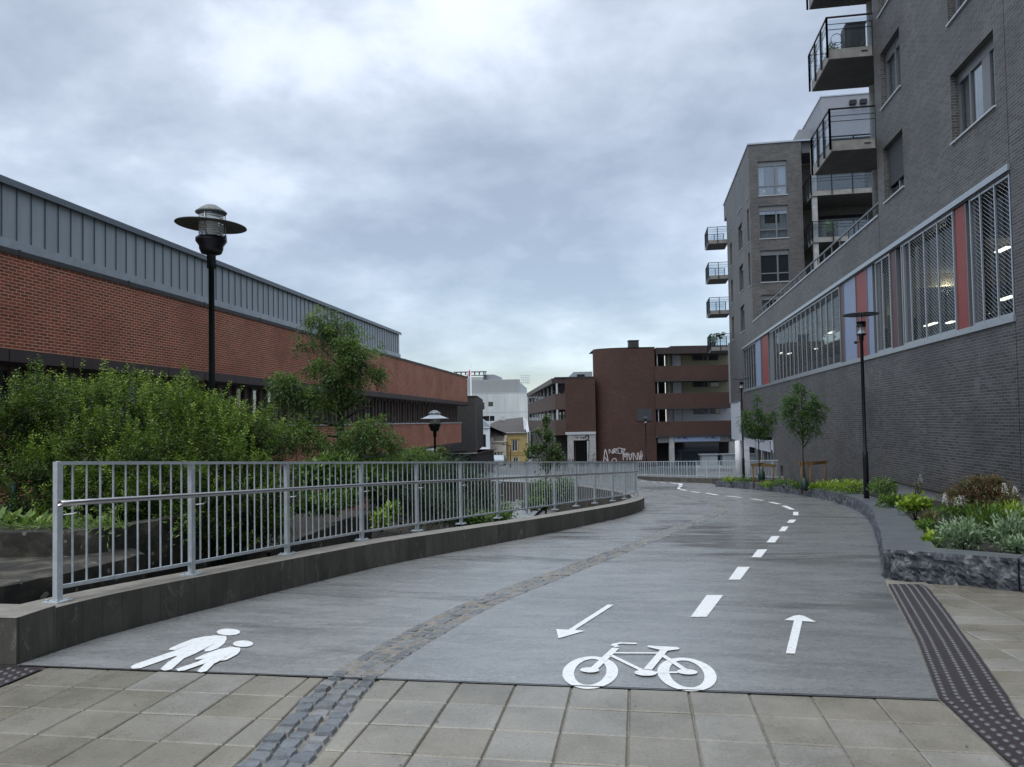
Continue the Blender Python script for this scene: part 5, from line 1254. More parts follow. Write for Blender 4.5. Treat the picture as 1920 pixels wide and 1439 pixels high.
for k in range(5): mb.tube([FD.p(2.0+k*.35,-1,9.0),FD.p(2.0+k*.35,-1,10.7)],.03,4)
for z_ in (9.3,9.8,10.3,10.7): mb.tube([FD.p(1.6,-1,z_+.1),FD.p(3.5,-1,z_)],.03,4)
mb.build('ladder_cage','alu',pb)
mb=MB(); mb.hexa([FD.p(1.6,-.7,7.42),FD.p(2.95,-.7,7.42),FD.p(2.95,-8,7.42),FD.p(1.6,-8,7.42)],[FD.p(1.6,-.7,9.4),FD.p(2.95,-.7,8.2),FD.p(2.95,-8,8.2),FD.p(1.6,-8,9.4)]); mb.build('stair_cladding','zinc',pb)
fl=thing('flagpole',tuple(FD.p(-8.0,8,-5)),'white flagpole with drooping red flag, rising in front of the pale block','flagpole')
fx=at(884,700,1).x
FPp=FD.p(-7.55,8,0)
mb=MB(); mb.tube([(FPp.x,FPp.y,-4),(FPp.x,FPp.y,11.9)],[.14,.08],8); mb.lathe([(0,0),(.12,.1),(0,.22)],(FPp.x,FPp.y,11.9),8); mb.build('pole','white_plastic',fl)
mb=MB()
def fq(a,b,c,d,mi,off=0): mb.face([FPp+cR0*a[0]+Vector((0,-off,a[1])) for a in (a,b,c,d)],mi=mi)
for k in range(6):
    x0=-.1-k*.12; mb.face([FPp+cR0*x0+Vector((0,.06*math.sin(k*2),11.6-k*.22)),FPp+cR0*(x0-.13)+Vector((0,.06*math.sin(k*2+2),11.4-k*.25)),FPp+cR0*(x0-.13)+Vector((0,.06*math.sin(k*2+2),10.1-k*.02)),FPp+cR0*x0+Vector((0,.06*math.sin(k*2),10.2-k*.02))],mi=(0,0,1,2,1,0)[k])
for k in range(5):
    x0=-.8-k*.22; mb.face([FPp+cR0*x0+Vector((0,.03,10.25-k*.05)),FPp+cR0*(x0-.23)+Vector((0,.05,10.1-k*.06)),FPp+cR0*(x0-.23)+Vector((0,.05,9.97-k*.04)),FPp+cR0*x0+Vector((0,.03,10.02-k*.04))],mi=(0,2,2,0,0)[k])
mb.build('flag',['flag_red','flag_white','flag_blue'],fl)
# houses at the street end (d=115)
FH=Fr(fh*115,cR0,-fh)
yh=thing('yellow_house',tuple(FH.p(0,0,-4.6)),'ochre yellow rendered house with dark tiled roof at the street end','house')
hl=[(-.15,.75,-2.8,-1.0),(-.0,.8,-5.0+.4,-3.9+.5)]
hl=[(-.1,.7,-2.75,-1.05),(.0,.8,-4.35,-3.6)]
mb=MB(); mb.wall(FH,-.95,2.2,-4.8,.05,hl,.15); mb.fbox(FH,-.95,2.2,-9,-.3,-4.8,.05); mb.build('wall','yellow_render',yh)
mb=MB(); mb.fbox(FH,-.95,2.2,-.01,.05,-2.98,-2.9); mb.fbox(FH,-.95,2.2,-.01,.05,-3.35,-3.25); mb.fbox(FH,-.35,.95,.0,.08,-1.0,-.85); mb.fbox(FH,-.2,-.1,0,.05,-2.8,-1.0); mb.fbox(FH,.7,.8,0,.05,-2.8,-1.0); mb.build('moulding','yellow_trim',yh)
for a,b,c,d in hl:
    mb=MB(); mb.fbox(FH,a,a+.08,-.15,-.05,c,d); mb.fbox(FH,b-.08,b,-.15,-.05,c,d); mb.fbox(FH,a,b,-.15,-.05,d-.08,d); mb.fbox(FH,a,b,-.15,-.05,c,c+.08); mb.fbox(FH,(a+b)/2-.03,(a+b)/2+.03,-.15,-.05,c,d); w=mb.build('window','white_render',yh); mb=MB(); mb.fbox(FH,a,b,-.14,-.12,c,d); mb.build('pane','dark_glass',w)
mb=MB()
e=[FH.p(-3.6,-.0,.0),FH.p(2.0,.3,.3),FH.p(1.6,-5,2.35),FH.p(-1.9,-5,2.1)]; e=[FH.p(-1.0,.3,.0),FH.p(2.05,.3,.18),FH.p(1.6,-5,2.35),FH.p(-1.4,-5,2.05)]
mb.face(e); mb.face([FH.p(-4.4,-1.2,.9),FH.p(-1.0,.3,.0),FH.p(-1.4,-5,2.05),FH.p(-2.2,-5,2.0)]); mb.face([FH.p(-3.5,.4,1.05),FH.p(-1.0,.3,.0),FH.p(-3.5,-3,1.0)]); mb.face([FH.p(1.6,-5,2.35),FH.p(-1.4,-5,2.05),FH.p(-2.2,-5,2.0),FH.p(-3,-9,-.5),FH.p(2.05,-9,-.5)][::-1])
mb.build('roof','roof_tile',yh)
mb=MB(); mb.fbox(FH,-1.0,2.1,.28,.36,-.02,.1); mb.build('gutter','white_sill',yh)
mb=MB(); mb.fbox(FH,-1.9,-1.1,-5.2,-4.6,1.9,2.65)
for a in (-1.85,-1.6,-1.25): mb.fbox(FH,a,a+.16,-5,-4.8,2.65,2.9)
mb.fbox(FH,-2.4,-2.1,-4.6,-4.2,1.6,2.2); mb.build('chimney','pale_concrete',yh)
mb=MB(); mb.hexa([FH.p(1.7,.2,.1),FH.p(2.5,.2,.1),FH.p(2.5,-4,.1),FH.p(1.7,-4,.1)],[FH.p(1.65,-3,2.3),FH.p(2.3,-3,1.9),FH.p(2.3,-4,1.9),FH.p(1.65,-4,2.3)]); mb.build('gable','white_render',yh)
bh=thing('beige_house',tuple(FH.p(-2.2,.5,-4.6)),'small beige ornate house with two copper-red dormers at the street end','house')
fbh=Fr(FH.p(0,.6,0),FH.t,FH.n); hb=[(-2.75,-2.5,-4.4,-2.9),(-2.3,-2.0,-4.4,-2.9),(-1.85,-1.6,-4.4,-2.9)]
mb=MB(); mb.wall(fbh,-3.35,-.98,-4.8,-1.25,hb,.15); mb.fbox(fbh,-3.35,-.98,-6,-.3,-4.8,-1.25); mb.fbox(fbh,-3.35,-3.1,.0,.12,-4.8,-1.3); mb.fbox(fbh,-1.25,-.98,.0,.12,-4.8,-1.3); mb.fbox(fbh,-3.45,-.9,0,.2,-1.35,-1.15); mb.fbox(fbh,-2.9,-1.4,0,.1,-2.75,-2.65); mb.build('wall','beige_render',bh)
for a,b,c,d in hb: mb=MB(); mb.fbox(fbh,a,b,-.14,-.1,c,d); mb.build('window','dark_glass',bh)
mb=MB(); mb.face([fbh.p(-3.4,.15,-1.2),fbh.p(-.95,.15,-1.2),fbh.p(-1.6,-1.6,.2),fbh.p(-3.5,-1.6,1.1)]); mb.face([fbh.p(-3.5,-1.6,1.1),fbh.p(-1.6,-1.6,.2),fbh.p(-1,-6,-1.2),fbh.p(-3.5,-6,-1.2)]); mb.build('roof','roof_tile',bh)
for a in (-3.05,-1.15):
    mb=MB(); mb.face([fbh.p(a-.35,.2,-1.25),fbh.p(a,.2,-.35),fbh.p(a-.05,-1.2,-.2),fbh.p(a-.6,-1,-.9)]); mb.face([fbh.p(a,.2,-.35),fbh.p(a+.35,.2,-1.25),fbh.p(a+.2,-.9,-.9),fbh.p(a-.05,-1.2,-.2)]); dd_=mb.build('dormer','copper_red',bh)
    mb=MB(); mb.fbox(fbh,a-.22,a+.22,-.5,.15,-1.2,-.85); mb.hexa([fbh.p(a-.22,.15,-.85),fbh.p(a+.22,.15,-.85),fbh.p(a+.22,-.5,-.85),fbh.p(a-.22,-.5,-.85)],[fbh.p(a-.02,.15,-.5),fbh.p(a+.02,.15,-.5),fbh.p(a+.02,-.5,-.5),fbh.p(a-.02,-.5,-.5)]); mb.build('dormer_front','beige_render',dd_)
wh=thing('white_house',tuple(FH.p(-4.5,2,-4.6)),'tall white painted wooden house with grey gable behind the dark annex','house')
fwh=Fr(FH.p(0,3,0),FH.t,FH.n); mb=MB(); mb.fbox(fwh,-6.8,-3.4,-8,0,-2.4,.9); mb.fbox(fwh,-3.6,-3.3,-.2,.1,-2.3,1.1); mb.fbox(fwh,-6.8,-3.25,-.1,.25,.85,1.1); mb.fbox(fwh,-5,-3.3,0,.5,-2.75,-2.3); mb.build('wall','white_render',wh)
mb=MB(); mb.hexa([fwh.p(-7,.3,1.1),fwh.p(-3.2,.3,1.1),fwh.p(-3.2,-8,1.1),fwh.p(-7,-8,1.1)],[fwh.p(-5.5,.3,2.7),fwh.p(-5.2,.3,2.7),fwh.p(-5.2,-8,2.7),fwh.p(-5.5,-8,2.7)]); mb.build('roof','zinc',wh)
for a in (-4.35,-5.2): mb=MB(); mb.fbox(fwh,a,a+.42,0,.06,-1.9,-.1); mb.build('window','dark_glass',wh)
mb=MB(); mb.fbox(fwh,-6,-3.4,-2,.3,-4.8,-3.0); mb.fbox(fwh,-6,-3.2,.3,1.0,-3.1,-2.9); mb.build('shop_front','frame_dark',wh)
# backdrop building slice right of the pale block
sb=thing('glass_office_block',tuple(FD.p(5,20,-5)),'slice of pale building with grid windows between the pale block and the gallery roof','building')
mb=MB(); mb.fbox(FD,3.2,14,-10,-3,-5,7.0); mb.build('wall','pale_cladding',sb)
mb=MB()
for k in range(4):
    for j in range(4): mb.fbox(FD,3.4+k*.7,3.9+k*.7,-3,-2.95,1.0+j*1.5,1.9+j*1.5)
mb.build('windows','dark_glass',sb)
# parked cars at the street end, mostly hidden behind the railing
def car(loc,rz,label,body='black_steel'):
    t=thing('parked_car',loc,label,'car','cars parked at the street end'); x,y,z=loc
    c,s=math.cos(rz),math.sin(rz); fr=Fr((x,y,z),(c,s,0),(-s,c,0))
    prof=[(-2.1,.35),(-2.1,.8),(-1.5,.92),(-.9,1.4),(.6,1.42),(1.2,.95),(2.0,.8),(2.1,.35)]
    mb=MB(); w=.82
    L_=[fr.p(a,-w if b<1 else -w+.14,b) for a,b in prof]; R_=[fr.p(a,w if b<1 else w-.14,b) for a,b in prof]
    mb.face(L_[::-1]); mb.face(R_)
    for i in range(len(prof)): j=(i+1)%len(prof); mb.face([L_[i],L_[j],R_[j],R_[i]])
    mb.build('body',body,t)
    mb=MB(); mb.fbox(fr,-.85,.6,-.72,.72,.98,1.33); mb.build('windows','dark_glass',t)
    for a in (-1.3,1.3):
        for b in (-.8,.8): mb=MB(); mb.tube([fr.p(a,b-.09,.31),fr.p(a,b+.09,.31)],.31,14); mb.build('wheel','black_steel',t)
    for b in (-.55,.55): mb=MB(); mb.fbox(fr,2.04,2.12,b-.15,b+.15,.6,.72); mb.build('headlight','white_plastic',t)
p=at(915,868,98); car((p.x,98,zs(98)),R(100),'dark parked car nearest the annex at the street end, seen through the railing')
p=at(936,869,104); car((p.x,104,zs(104)),R(95),'grey parked car further along the street end beside the beige house','zinc')
# ================================================================== LAMPS
def old_lamp(loc,top,label,grp,white=False):
    x,y,z=loc; t=thing('street_lamp',loc,label,'street lamp',grp); h=top-z
    mb=MB(); mb.lathe([(0,0),(.08,0),(.08,.9),(.045,.95),(.045,1.0)],loc,14); mb.lathe([(.044,.95),(.036,h-.86),(.058,h-.86),(.058,h-.68),(.09,h-.66)],loc,16); mb.build('pole','lamp_black',t)
    mb=MB(); mb.lathe([(.07,h-.68),(.13,h-.66),(.155,h-.60),(.155,h-.565),(.20,h-.50),(.20,h-.455),(.17,h-.44),(0,h-.44)],loc,24); mb.build('lamp_base','lamp_black',t)
    mb=MB(); mb.lathe([(.155,h-.44),(.155,h-.12)],loc,28); g=mb.build('lamp_glass','lamp_glass',t)
    mb=MB()
    for k in range(9): mb.lathe([(.157,h-.43+k*.032),(.161,h-.42+k*.032),(.157,h-.41+k*.032)],loc,24)
    mb.lathe([(.09,h-.44),(.09,h-.2),(.0,h-.18)],loc,14); mb.build('diffuser_ring','lamp_diffuser',g)
    mb=MB(); sl=.10 if not white else .17
    tz_=(h-.255 if not white else h-.165); dn=(.02 if not white else .10); mb.lathe([(.16,tz_+.012),(.40,tz_-dn+.01),(.455,tz_-dn),(.46,tz_-dn-.01),(.45,tz_-dn-.016),(.16,tz_)],loc,40)
    if not white:
        q_=Matrix.Rotation(R(3.5),3,'Y'); c_=Vector((x,y,z+tz_)); mb.v=[c_+q_@(p-c_) for p in mb.v]
    mb.build('lamp_shade','old_shade' if not white else 'zinc_flashing',t)
    mb=MB(); mb.lathe([(.20,h-.115),(.205,h-.105),(.185,h-.085),(.13,h-.045),(.07,h-.008),(0,h)],loc,24); mb.lathe([(.20,h-.115),(0,h-.112)],loc,24); mb.build('cap','old_shade_green' if not white else 'lamp_glass',t)
    for k in range(3):
        mb=MB(); a=.6+k*2.094; c,s=math.cos(a)*.178,math.sin(a)*.178; mb.tube([(x+c,y+s,z+h-.46),(x+c,y+s,z+h-.1)],.008,5); mb.box(x+c-.014,x+c+.014,y+s-.014,y+s+.014,z+h-.50,z+h-.40); mb.build('rod','alu',t)
    return t
pl=at(396,430,9.5); old_lamp((pl.x,9.5,.45),4.60,'tall black street lamp with wide dark disc shade in front of the red brick hall','old disc street lamps')
pl=at(815,790,24); old_lamp((pl.x,24,-2.2),2.03,'shorter street lamp with pale grey disc shade near the end of the red brick hall','old disc street lamps',True)
def new_lamp(loc,top,label):
    x,y,z=loc; h=top-z; t=thing('street_lamp',loc,label,'street lamp','modern street lamps with flat discs')
    mb=MB(); mb.lathe([(0,0),(.075,0),(.075,1.25),(.05,1.3),(.042,h-.75),(.06,h-.73),(.06,h-.62),(.10,h-.60),(.13,h-.58),(.13,h-.55),(0,h-.55)],loc,14); mb.build('pole','lamp_black',t)
    mb=MB(); mb.box(x-.028,x+.028,y-.082,y-.07,z+1.0,z+1.2); mb.build('hatch','black_steel',t)
    mb=MB(); mb.lathe([(.10,h-.55),(.09,h-.50),(.045,h-.42),(.04,h-.34),(.03,h-.30),(0,h-.30)],loc,18); mb.build('lamp_cone','white_plastic',t)
    mb=MB(); mb.lathe([(.105,h-.55),(.105,h-.02)],loc,20); mb.build('lamp_glass','glass_clear',t)
    mb=MB(); mb.lathe([(.128,h-.36),(.128,h-.22),(.122,h-.22),(.122,h-.36),(.128,h-.36)],loc,20); mb.build('band','lamp_black',t)
    for k in range(3): mb=MB(); a=.4+k*2.094; mb.tube([(x+.118*math.cos(a),y+.118*math.sin(a),z+h-.56),(x+.118*math.cos(a),y+.118*math.sin(a),z+h)],.009,5); mb.build('rod','lamp_black',t)
    mb=MB(); mb.lathe([(0,h+.012),(.42,h-.02),(.46,h-.03),(.46,h-.02),(0,h+.03)],loc,40); mb.build('lamp_shade','zinc_seam',t)
    mb=MB(); mb.lathe([(.455,h-.036),(.468,h-.03),(.468,h-.016),(.455,h-.012)],loc,40); mb.build('shade_rim','lamp_black',t)
    mb=MB(); mb.tube([(x,y,z+h-.78),(x-.14,y-.02,z+h-.79)],.012,6); mb.lathe([(0,-.045),(.035,-.03),(.045,0),(.035,.03),(0,.045)],(x-.16,y-.02,z+h-.79),10); mb.build('sensor','lamp_black',t)
    return t
new_lamp((6.13,22.4,-.66),4.42,'modern slim black street lamp nearest the viewer on the planting bed at right')
new_lamp((6.02,46.5,-2.0),3.92,'modern slim black street lamp by the white column, at the far bed end')
new_lamp((.72,74,-3.1),1.86,'modern slim black street lamp farthest away, in front of the curved brick tower')
pl=at(957,840,92); t=thing('street_lamp',(pl.x,92,zs(92)),'tiny dark lamp post in front of the yellow house','street lamp')
mb=MB(); mb.tube([(pl.x,92,zs(92)),(pl.x,92,-1.2)],.06,6); mb.build('pole','lamp_black',t)
mb=MB(); mb.tube([(pl.x,92,-1.3),(pl.x-.8,92,-1.0)],.04,5); mb.lathe([(0,0),(.22,-.06),(.2,-.12),(0,-.12)],(pl.x-.9,92,-1.0),10); mb.build('lamp_head','lamp_black',t)
# ================================================================== VEGETATION
def branchy(t,path,r,name='trunk',mat='bark_dark',seg=7): mb=MB(); mb.tube(path,r,seg); return mb.build(name,mat,t)
def pb_(u,v,Y,ru,rv,ry=None):
    c=at(u,v,Y); m=Y*1.013/FPX; return (c.x,c.y,c.z,ru*m,(ry if ry else ru*m*.8),rv*m)
def clusters(blobs,nc,per,spread,cup,shell=.35,lump=.3,cr=.09):
    P,O,k=blobpts(blobs,nc,shell,.8,lump); D=O*.75; D[:,2]+=cup; D+=RNG.normal(size=D.shape)*.3; D/=np.linalg.norm(D,axis=1,keepdims=True)
    tone=RNG.random(nc)
    P2=np.repeat(P,per,0); D2=np.repeat(D,per,0)+RNG.normal(size=(nc*per,3))*spread
    P2=P2+RNG.normal(size=P2.shape)*cr*.6+D2*(RNG.random((nc*per,1))-.5)*cr
    return P2,D2,np.repeat(O,per,0),np.repeat(tone,per)
# --- yew hedge behind the railing at far left
yw=thing('yew_bush',(-6.6,9.2,.5),'large bright green yew bush with upright shoots behind the start of the railing','bush')
YB=[pb_(60,830,9.0,70,85,.9),pb_(140,800,9.4,80,80,1.0),pb_(230,800,9.4,85,75,1.0),pb_(320,820,9.3,90,75,1.0),pb_(405,830,9.3,75,60,.9),pb_(455,860,9.2,50,50,.7),pb_(90,900,8.6,70,60,.7),pb_(200,900,8.5,100,80,.7),pb_(330,910,8.4,100,85,.7),pb_(430,930,8.6,70,75,.7),pb_(480,960,8.9,45,60,.5),pb_(150,945,8.2,65,40,.5),pb_(265,955,8.3,65,42,.5),pb_(375,965,8.4,60,55,.5),pb_(440,1000,8.7,40,50,.4)]
P,D,O,tone=clusters(YB,540,15,.24,1.0,.25,.42,.12)
C1,D1,N1,T1=shoots(P,D,18,.24,.036,.009,1.0,jit=.13)
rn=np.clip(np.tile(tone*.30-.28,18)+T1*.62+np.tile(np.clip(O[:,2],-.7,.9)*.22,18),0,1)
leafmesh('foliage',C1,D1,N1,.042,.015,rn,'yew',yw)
# long leader shoots on top
u_=np.concatenate([np.linspace(2,490,46)+RNG.normal(size=46)*9]); LP=[]
for q in u_:
    vt=np.interp(q,[0,30,160,240,300,360,430,500],[775,745,745,750,755,765,800,855])+RNG.random()*25; c=at(q,vt,8.8+RNG.random()*.9); LP.append(tuple(c))
LP=np.array(LP); DD=np.array([0,0,1.])+RNG.normal(size=(len(LP),3))*.28
C1,D1,N1,T1=shoots(LP,DD,34,.42,.04,.01,1.0,jit=.15); rn=np.clip(.45+T1*.5+RNG.random(len(T1))*.1,0,1)
leafmesh('leader_shoots',C1,D1,N1,.042,.015,rn,'yew',yw)
P,O,k=blobpts(YB,560,.12,.8,.36); D=O*.55+np.array([0,0,.95])+RNG.normal(size=O.shape)*.28
C1,D1,N1,T1=shoots(P,D,30,.34,.04,.01,1.0,jit=.12); leafmesh('bright_shoots',C1,D1,N1,.040,.0145,np.clip(.30+T1*.7,0,1),'yew',yw)
mb=MB()
for b in YB:
    for j in range(5):
        e=Vector((b[0]+random.uniform(-1,1)*b[3]*.7,b[1]+random.uniform(-.6,.6)*b[4],b[2]+b[5]*random.uniform(.1,.8))); mb.tube([(b[0]*.5-6.4*.5+random.uniform(-.4,.4),9.3,.4),((b[0]+e.x)/2,9.3,(b[2]+.4)/2),e],[.03,.018,.006],5)
mb.build('branches','bark_dark',yw)
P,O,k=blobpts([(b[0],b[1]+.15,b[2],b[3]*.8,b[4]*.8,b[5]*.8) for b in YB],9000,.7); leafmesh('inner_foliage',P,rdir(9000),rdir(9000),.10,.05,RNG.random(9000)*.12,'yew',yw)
# --- threadleaf cypress tree
cy=thing('cypress_tree',(-6.35,16,-.3),'irregular drooping false cypress tree in cloud-like clumps before the red brick hall','tree')
CB=[pb_(598,602,16,38,20,.4),pb_(620,630,16,30,18,.4),pb_(650,650,15.9,42,34,.5),pb_(582,645,16.2,26,16,.3),pb_(640,700,15.8,50,32,.5),pb_(672,670,15.9,36,36,.45),pb_(700,702,16,20,16,.3),pb_(603,690,15.8,26,18,.3),pb_(655,620,16.3,18,12,.25),pb_(625,735,15.9,38,22,.35),
 pb_(540,720,15.6,36,22,.45),pb_(528,738,15.6,24,20,.4),pb_(575,745,15.8,30,17,.35),pb_(612,762,15.8,25,14,.3),pb_(665,742,16,16,10,.2),pb_(700,775,16,0.01,.01,.01),
 pb_(520,815,15.2,36,28,.4),pb_(560,812,15.3,48,34,.5),pb_(598,838,15.3,24,22,.3),pb_(578,782,15.6,14,9,.2),pb_(690,815,15.2,46,36,.55),pb_(725,828,15.2,28,28,.4),pb_(655,835,15.3,34,28,.4),pb_(640,792,15.6,12,12,.2)]
CB=[(b[0],b[1],b[2],b[3]*.82,b[4]*.9,b[5]*.82) for b in CB if b[3]>.05]
P,D,O,tone=clusters(CB,470,11,.5,.15,.7,.5,.10)
C1,D1,N1,T1=shoots(P,D,9,.19,.09,.012,.55,droop=.9,jit=.2)
clr=np.tile(tone*.45-.05+np.clip(O[:,2],-1,1)*.3,9)+T1*.32
leafmesh('foliage',C1,D1,N1,.075,.017,np.clip(clr,0,1),'cypress',cy)
mb=MB(); m_=[at(*q,16) for q in ((640,905),(641,860),(638,800),(641,750),(645,700),(648,650),(630,610))]; mb.tube(m_,[.11,.10,.085,.07,.05,.03,.015],8)
for a,b in (((640,760),(560,728)),((640,800),(555,800)),((641,790),(700,760)),((642,850),(700,825)),((638,850),(580,820)),((646,690),(600,650)),((646,670),(690,690)),((641,780),(600,760)),((641,820),(590,835)),((641,770),(690,765)),((648,660),(665,630))):
    p=at(*a,16);q=at(*b,15.8); mid=(p+q)/2+Vector((0,0,random.uniform(-.05,.12))); mb.tube([p,mid,q],[.035,.022,.008],5)
mb.build('trunk','bark_dark',cy)
# --- shrubs seen through the railing
def shrub(name,loc,label,blobs,n,leaf,ll,lw,grp=None,cat='shrub',upb=.3,mode='leaf',nl=8,sl=.18,shell=.7):
    t=thing(name,loc,label,cat,grp); P,O,k=blobpts(blobs,n,shell,.8,.22)
    if mode=='leaf':
        D=O*.7+rdir(n)*.8; D[:,2]+=upb; rn=np.clip(.25+RNG.random(n)*.5+np.clip(O[:,2],-1,1)*.22,0,1); leafmesh('foliage',P,D,rdir(n)*.8+O,ll*(.7+.6*RNG.random(n)),lw*(.7+.6*RNG.random(n)),rn,leaf,t)
    else:
        D=O*.8+RNG.normal(size=O.shape)*.35; D[:,2]+=upb; C1,D1,N1,T1=shoots(P,D,nl,sl,ll,lw,.8,droop=.3,jit=.2)
        rn=np.clip(np.tile(.1+RNG.random(n)*.4+np.clip(O[:,2],-1,1)*.2,nl)+T1*.3,0,1); leafmesh('foliage',C1,D1,N1,ll,lw,rn,leaf,t)
    return t
G=(-1)
def stems(t,loc,blobs,n=6,r=.012):
    mb=MB()
    for b in blobs:
        for j in range(n):
            e=Vector((b[0]+random.uniform(-.6,.6)*b[3],b[1]+random.uniform(-.6,.6)*b[4],b[2]+b[5]*random.uniform(0,.7))); mb.tube([loc,(Vector(loc)+e)/2+Vector((random.uniform(-.05,.05),0,.03)),e],[r,r*.7,r*.3],5)
    mb.build('stems','bark_dark',t)
sh=[('spreading light green shrub behind the low wall edge seen through the railing',[pb_(560,940,12.8,50,24,.6),pb_(610,945,13,52,22,.6),pb_(650,935,13.4,30,20,.5)],2600,'green_leaf',.075,.03,'leaf'),
 ('dark green fern-like shrub right behind the second and third railing posts',[pb_(520,930,10.5,35,45,.5),pb_(500,985,10,25,30,.4)],1500,'olive_leaf',.07,.02,'leaf'),
 ('tall dark leafy shrub below the cypress tree',[pb_(630,890,14.5,60,42,.6),pb_(690,900,15,50,45,.7),pb_(590,890,14.3,40,35,.6)],3800,'green_leaf',.10,.05,'leaf'),
 ('dense dark juniper filling the slope behind the middle of the railing',[pb_(770,905,18,60,55,1.0),pb_(730,940,16,45,50,.8),pb_(790,950,16.5,55,40,.8),pb_(840,955,18,40,30,.8)],3600,'juniper',.05,.014,'shoot'),
 ('mound of feathery green cypress shrub beside the pale-shaded lamp',[pb_(780,868,19,40,24,.7),pb_(745,880,18,40,30,.7)],2000,'cypress',.07,.016,'shoot'),
 ('large dark juniper at the right of the pale-shaded lamp foot',[pb_(850,905,22,50,55,1.0),pb_(895,930,23,32,52,.9),pb_(865,960,21,40,30,.8)],3600,'juniper',.055,.016,'shoot'),
 ('low yellow-green shrub in front of the dark juniper, close to the fourth post',[pb_(715,975,13,22,22,.35),pb_(735,958,13.3,14,18,.3)],500,'lime_leaf',.07,.04,'leaf'),
 ('silvery green creeping shrub beside the garden path',[pb_(915,935,25,26,20,.8),pb_(940,955,24,30,13,.8)],1300,'silver_leaf',.08,.04,'leaf'),
 ('dark green creeper under the railing beside the garden path',[pb_(880,975,19,42,18,.6),pb_(930,970,20,40,12,.6)],1500,'green_leaf',.08,.04,'leaf'),
 ('leafy ground shrub below the young maple, right of the garden path',[pb_(1020,925,27,36,32,.9),pb_(1055,920,28,30,30,.9),pb_(1000,945,25,26,14,.8)],2400,'green_leaf',.09,.05,'leaf')]
for l,bl,n,lf,ll,lw,md in sh:
    c=(bl[0][0],bl[0][1],bl[0][2]-bl[0][5]); t=shrub('shrub',c,l,bl,n,lf,ll,lw,mode=md,grp='shrubs behind the railing'); stems(t,c,bl,5,.02)
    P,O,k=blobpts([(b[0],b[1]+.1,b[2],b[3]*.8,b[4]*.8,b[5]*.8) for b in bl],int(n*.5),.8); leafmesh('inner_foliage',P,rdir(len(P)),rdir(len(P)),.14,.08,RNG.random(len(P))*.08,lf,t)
# cream flowering shrub by the lamp
t=thing('flowering_shrub',tuple(at(829,900,23)),'small shrub with cream flower plumes beside the pale-shaded lamp','shrub')
bl=[pb_(828,850,23,9,12,.25),pb_(828,885,23,9,22,.25)]; P,O,k=blobpts(bl,500,.9); leafmesh('foliage',P,O+rdir(500)*.5,rdir(500),.10,.05,RNG.random(500),'olive_leaf',t)
P,O,k=blobpts(bl[:1],120,.5); leafmesh('flowers',P,O+rdir(120)*.4,rdir(120),.10,.05,RNG.random(120),'hosta',t); stems(t,tuple(at(829,900,23)),bl,4)
# hosta and grass at far left on the planter wall
t=thing('hosta_plant',(-6.2,7.1,.6),'clump of broad yellow-green leaves on top of the planter wall at far left','plant')
CC=[];DD=[];LL=[]
for j in range(150):
    u=RNG.uniform(-30,95) if j<90 else RNG.uniform(95,210); c=at(u,988-RNG.random()*14,7.05+RNG.random()*.5); a=RNG.random()*6.28; CC.append(tuple(c)); DD.append((math.cos(a)*.7,math.sin(a)*.6-.15,.75*RNG.random()+.15)); LL.append(.10+.12*RNG.random() if j<90 else .08+.05*RNG.random())
leafmesh('leaves',CC,DD,rdir(150)*.6+np.array([0,0,1]),np.array(LL),np.array(LL)*.42,RNG.random(150),'hosta',t)
n=420; CC=[];DD=[]
for j in range(n):
    c=at(RNG.uniform(-20,240),992-RNG.random()*8,6.85+RNG.random()*.3); CC.append(tuple(c)); DD.append((RNG.normal()*.5,-.35+RNG.normal()*.3,RNG.normal()*.45+.35))
leafmesh('grass_blades',CC,DD,rdir(n),.12*(.5+RNG.random(n)),.010,RNG.random(n),'hosta',t)
mb=MB(); mb.tube([tuple(at(25,960,8.2)),tuple(at(25,905,8.2))],.035,8); o=mb.build('bollard','green_post',origin=tuple(at(25,960,8.2))); tag(o,'short dark green post behind the hosta leaves at far left','post')
# weeds
for i,(u,v,Y) in enumerate(((205,975,7.0),(345,985,7.3),(135,962,7.2))):
    c=at(u,v,Y); t=thing('weed',tuple(c),['thin weed hanging over the planter wall beside the third bar group','small weed at the top of the planter wall near the second post','narrow leafy weed rising at the planter wall by the first post'][i],'plant','weeds on the planter wall')
    n=70; P=np.array(c)+RNG.normal(size=(n,3))*np.array([.07,.05,.09]); leafmesh('foliage',P,rdir(n)+np.array([0,0,.2]),rdir(n),.07,.016,RNG.random(n),'hosta',t)
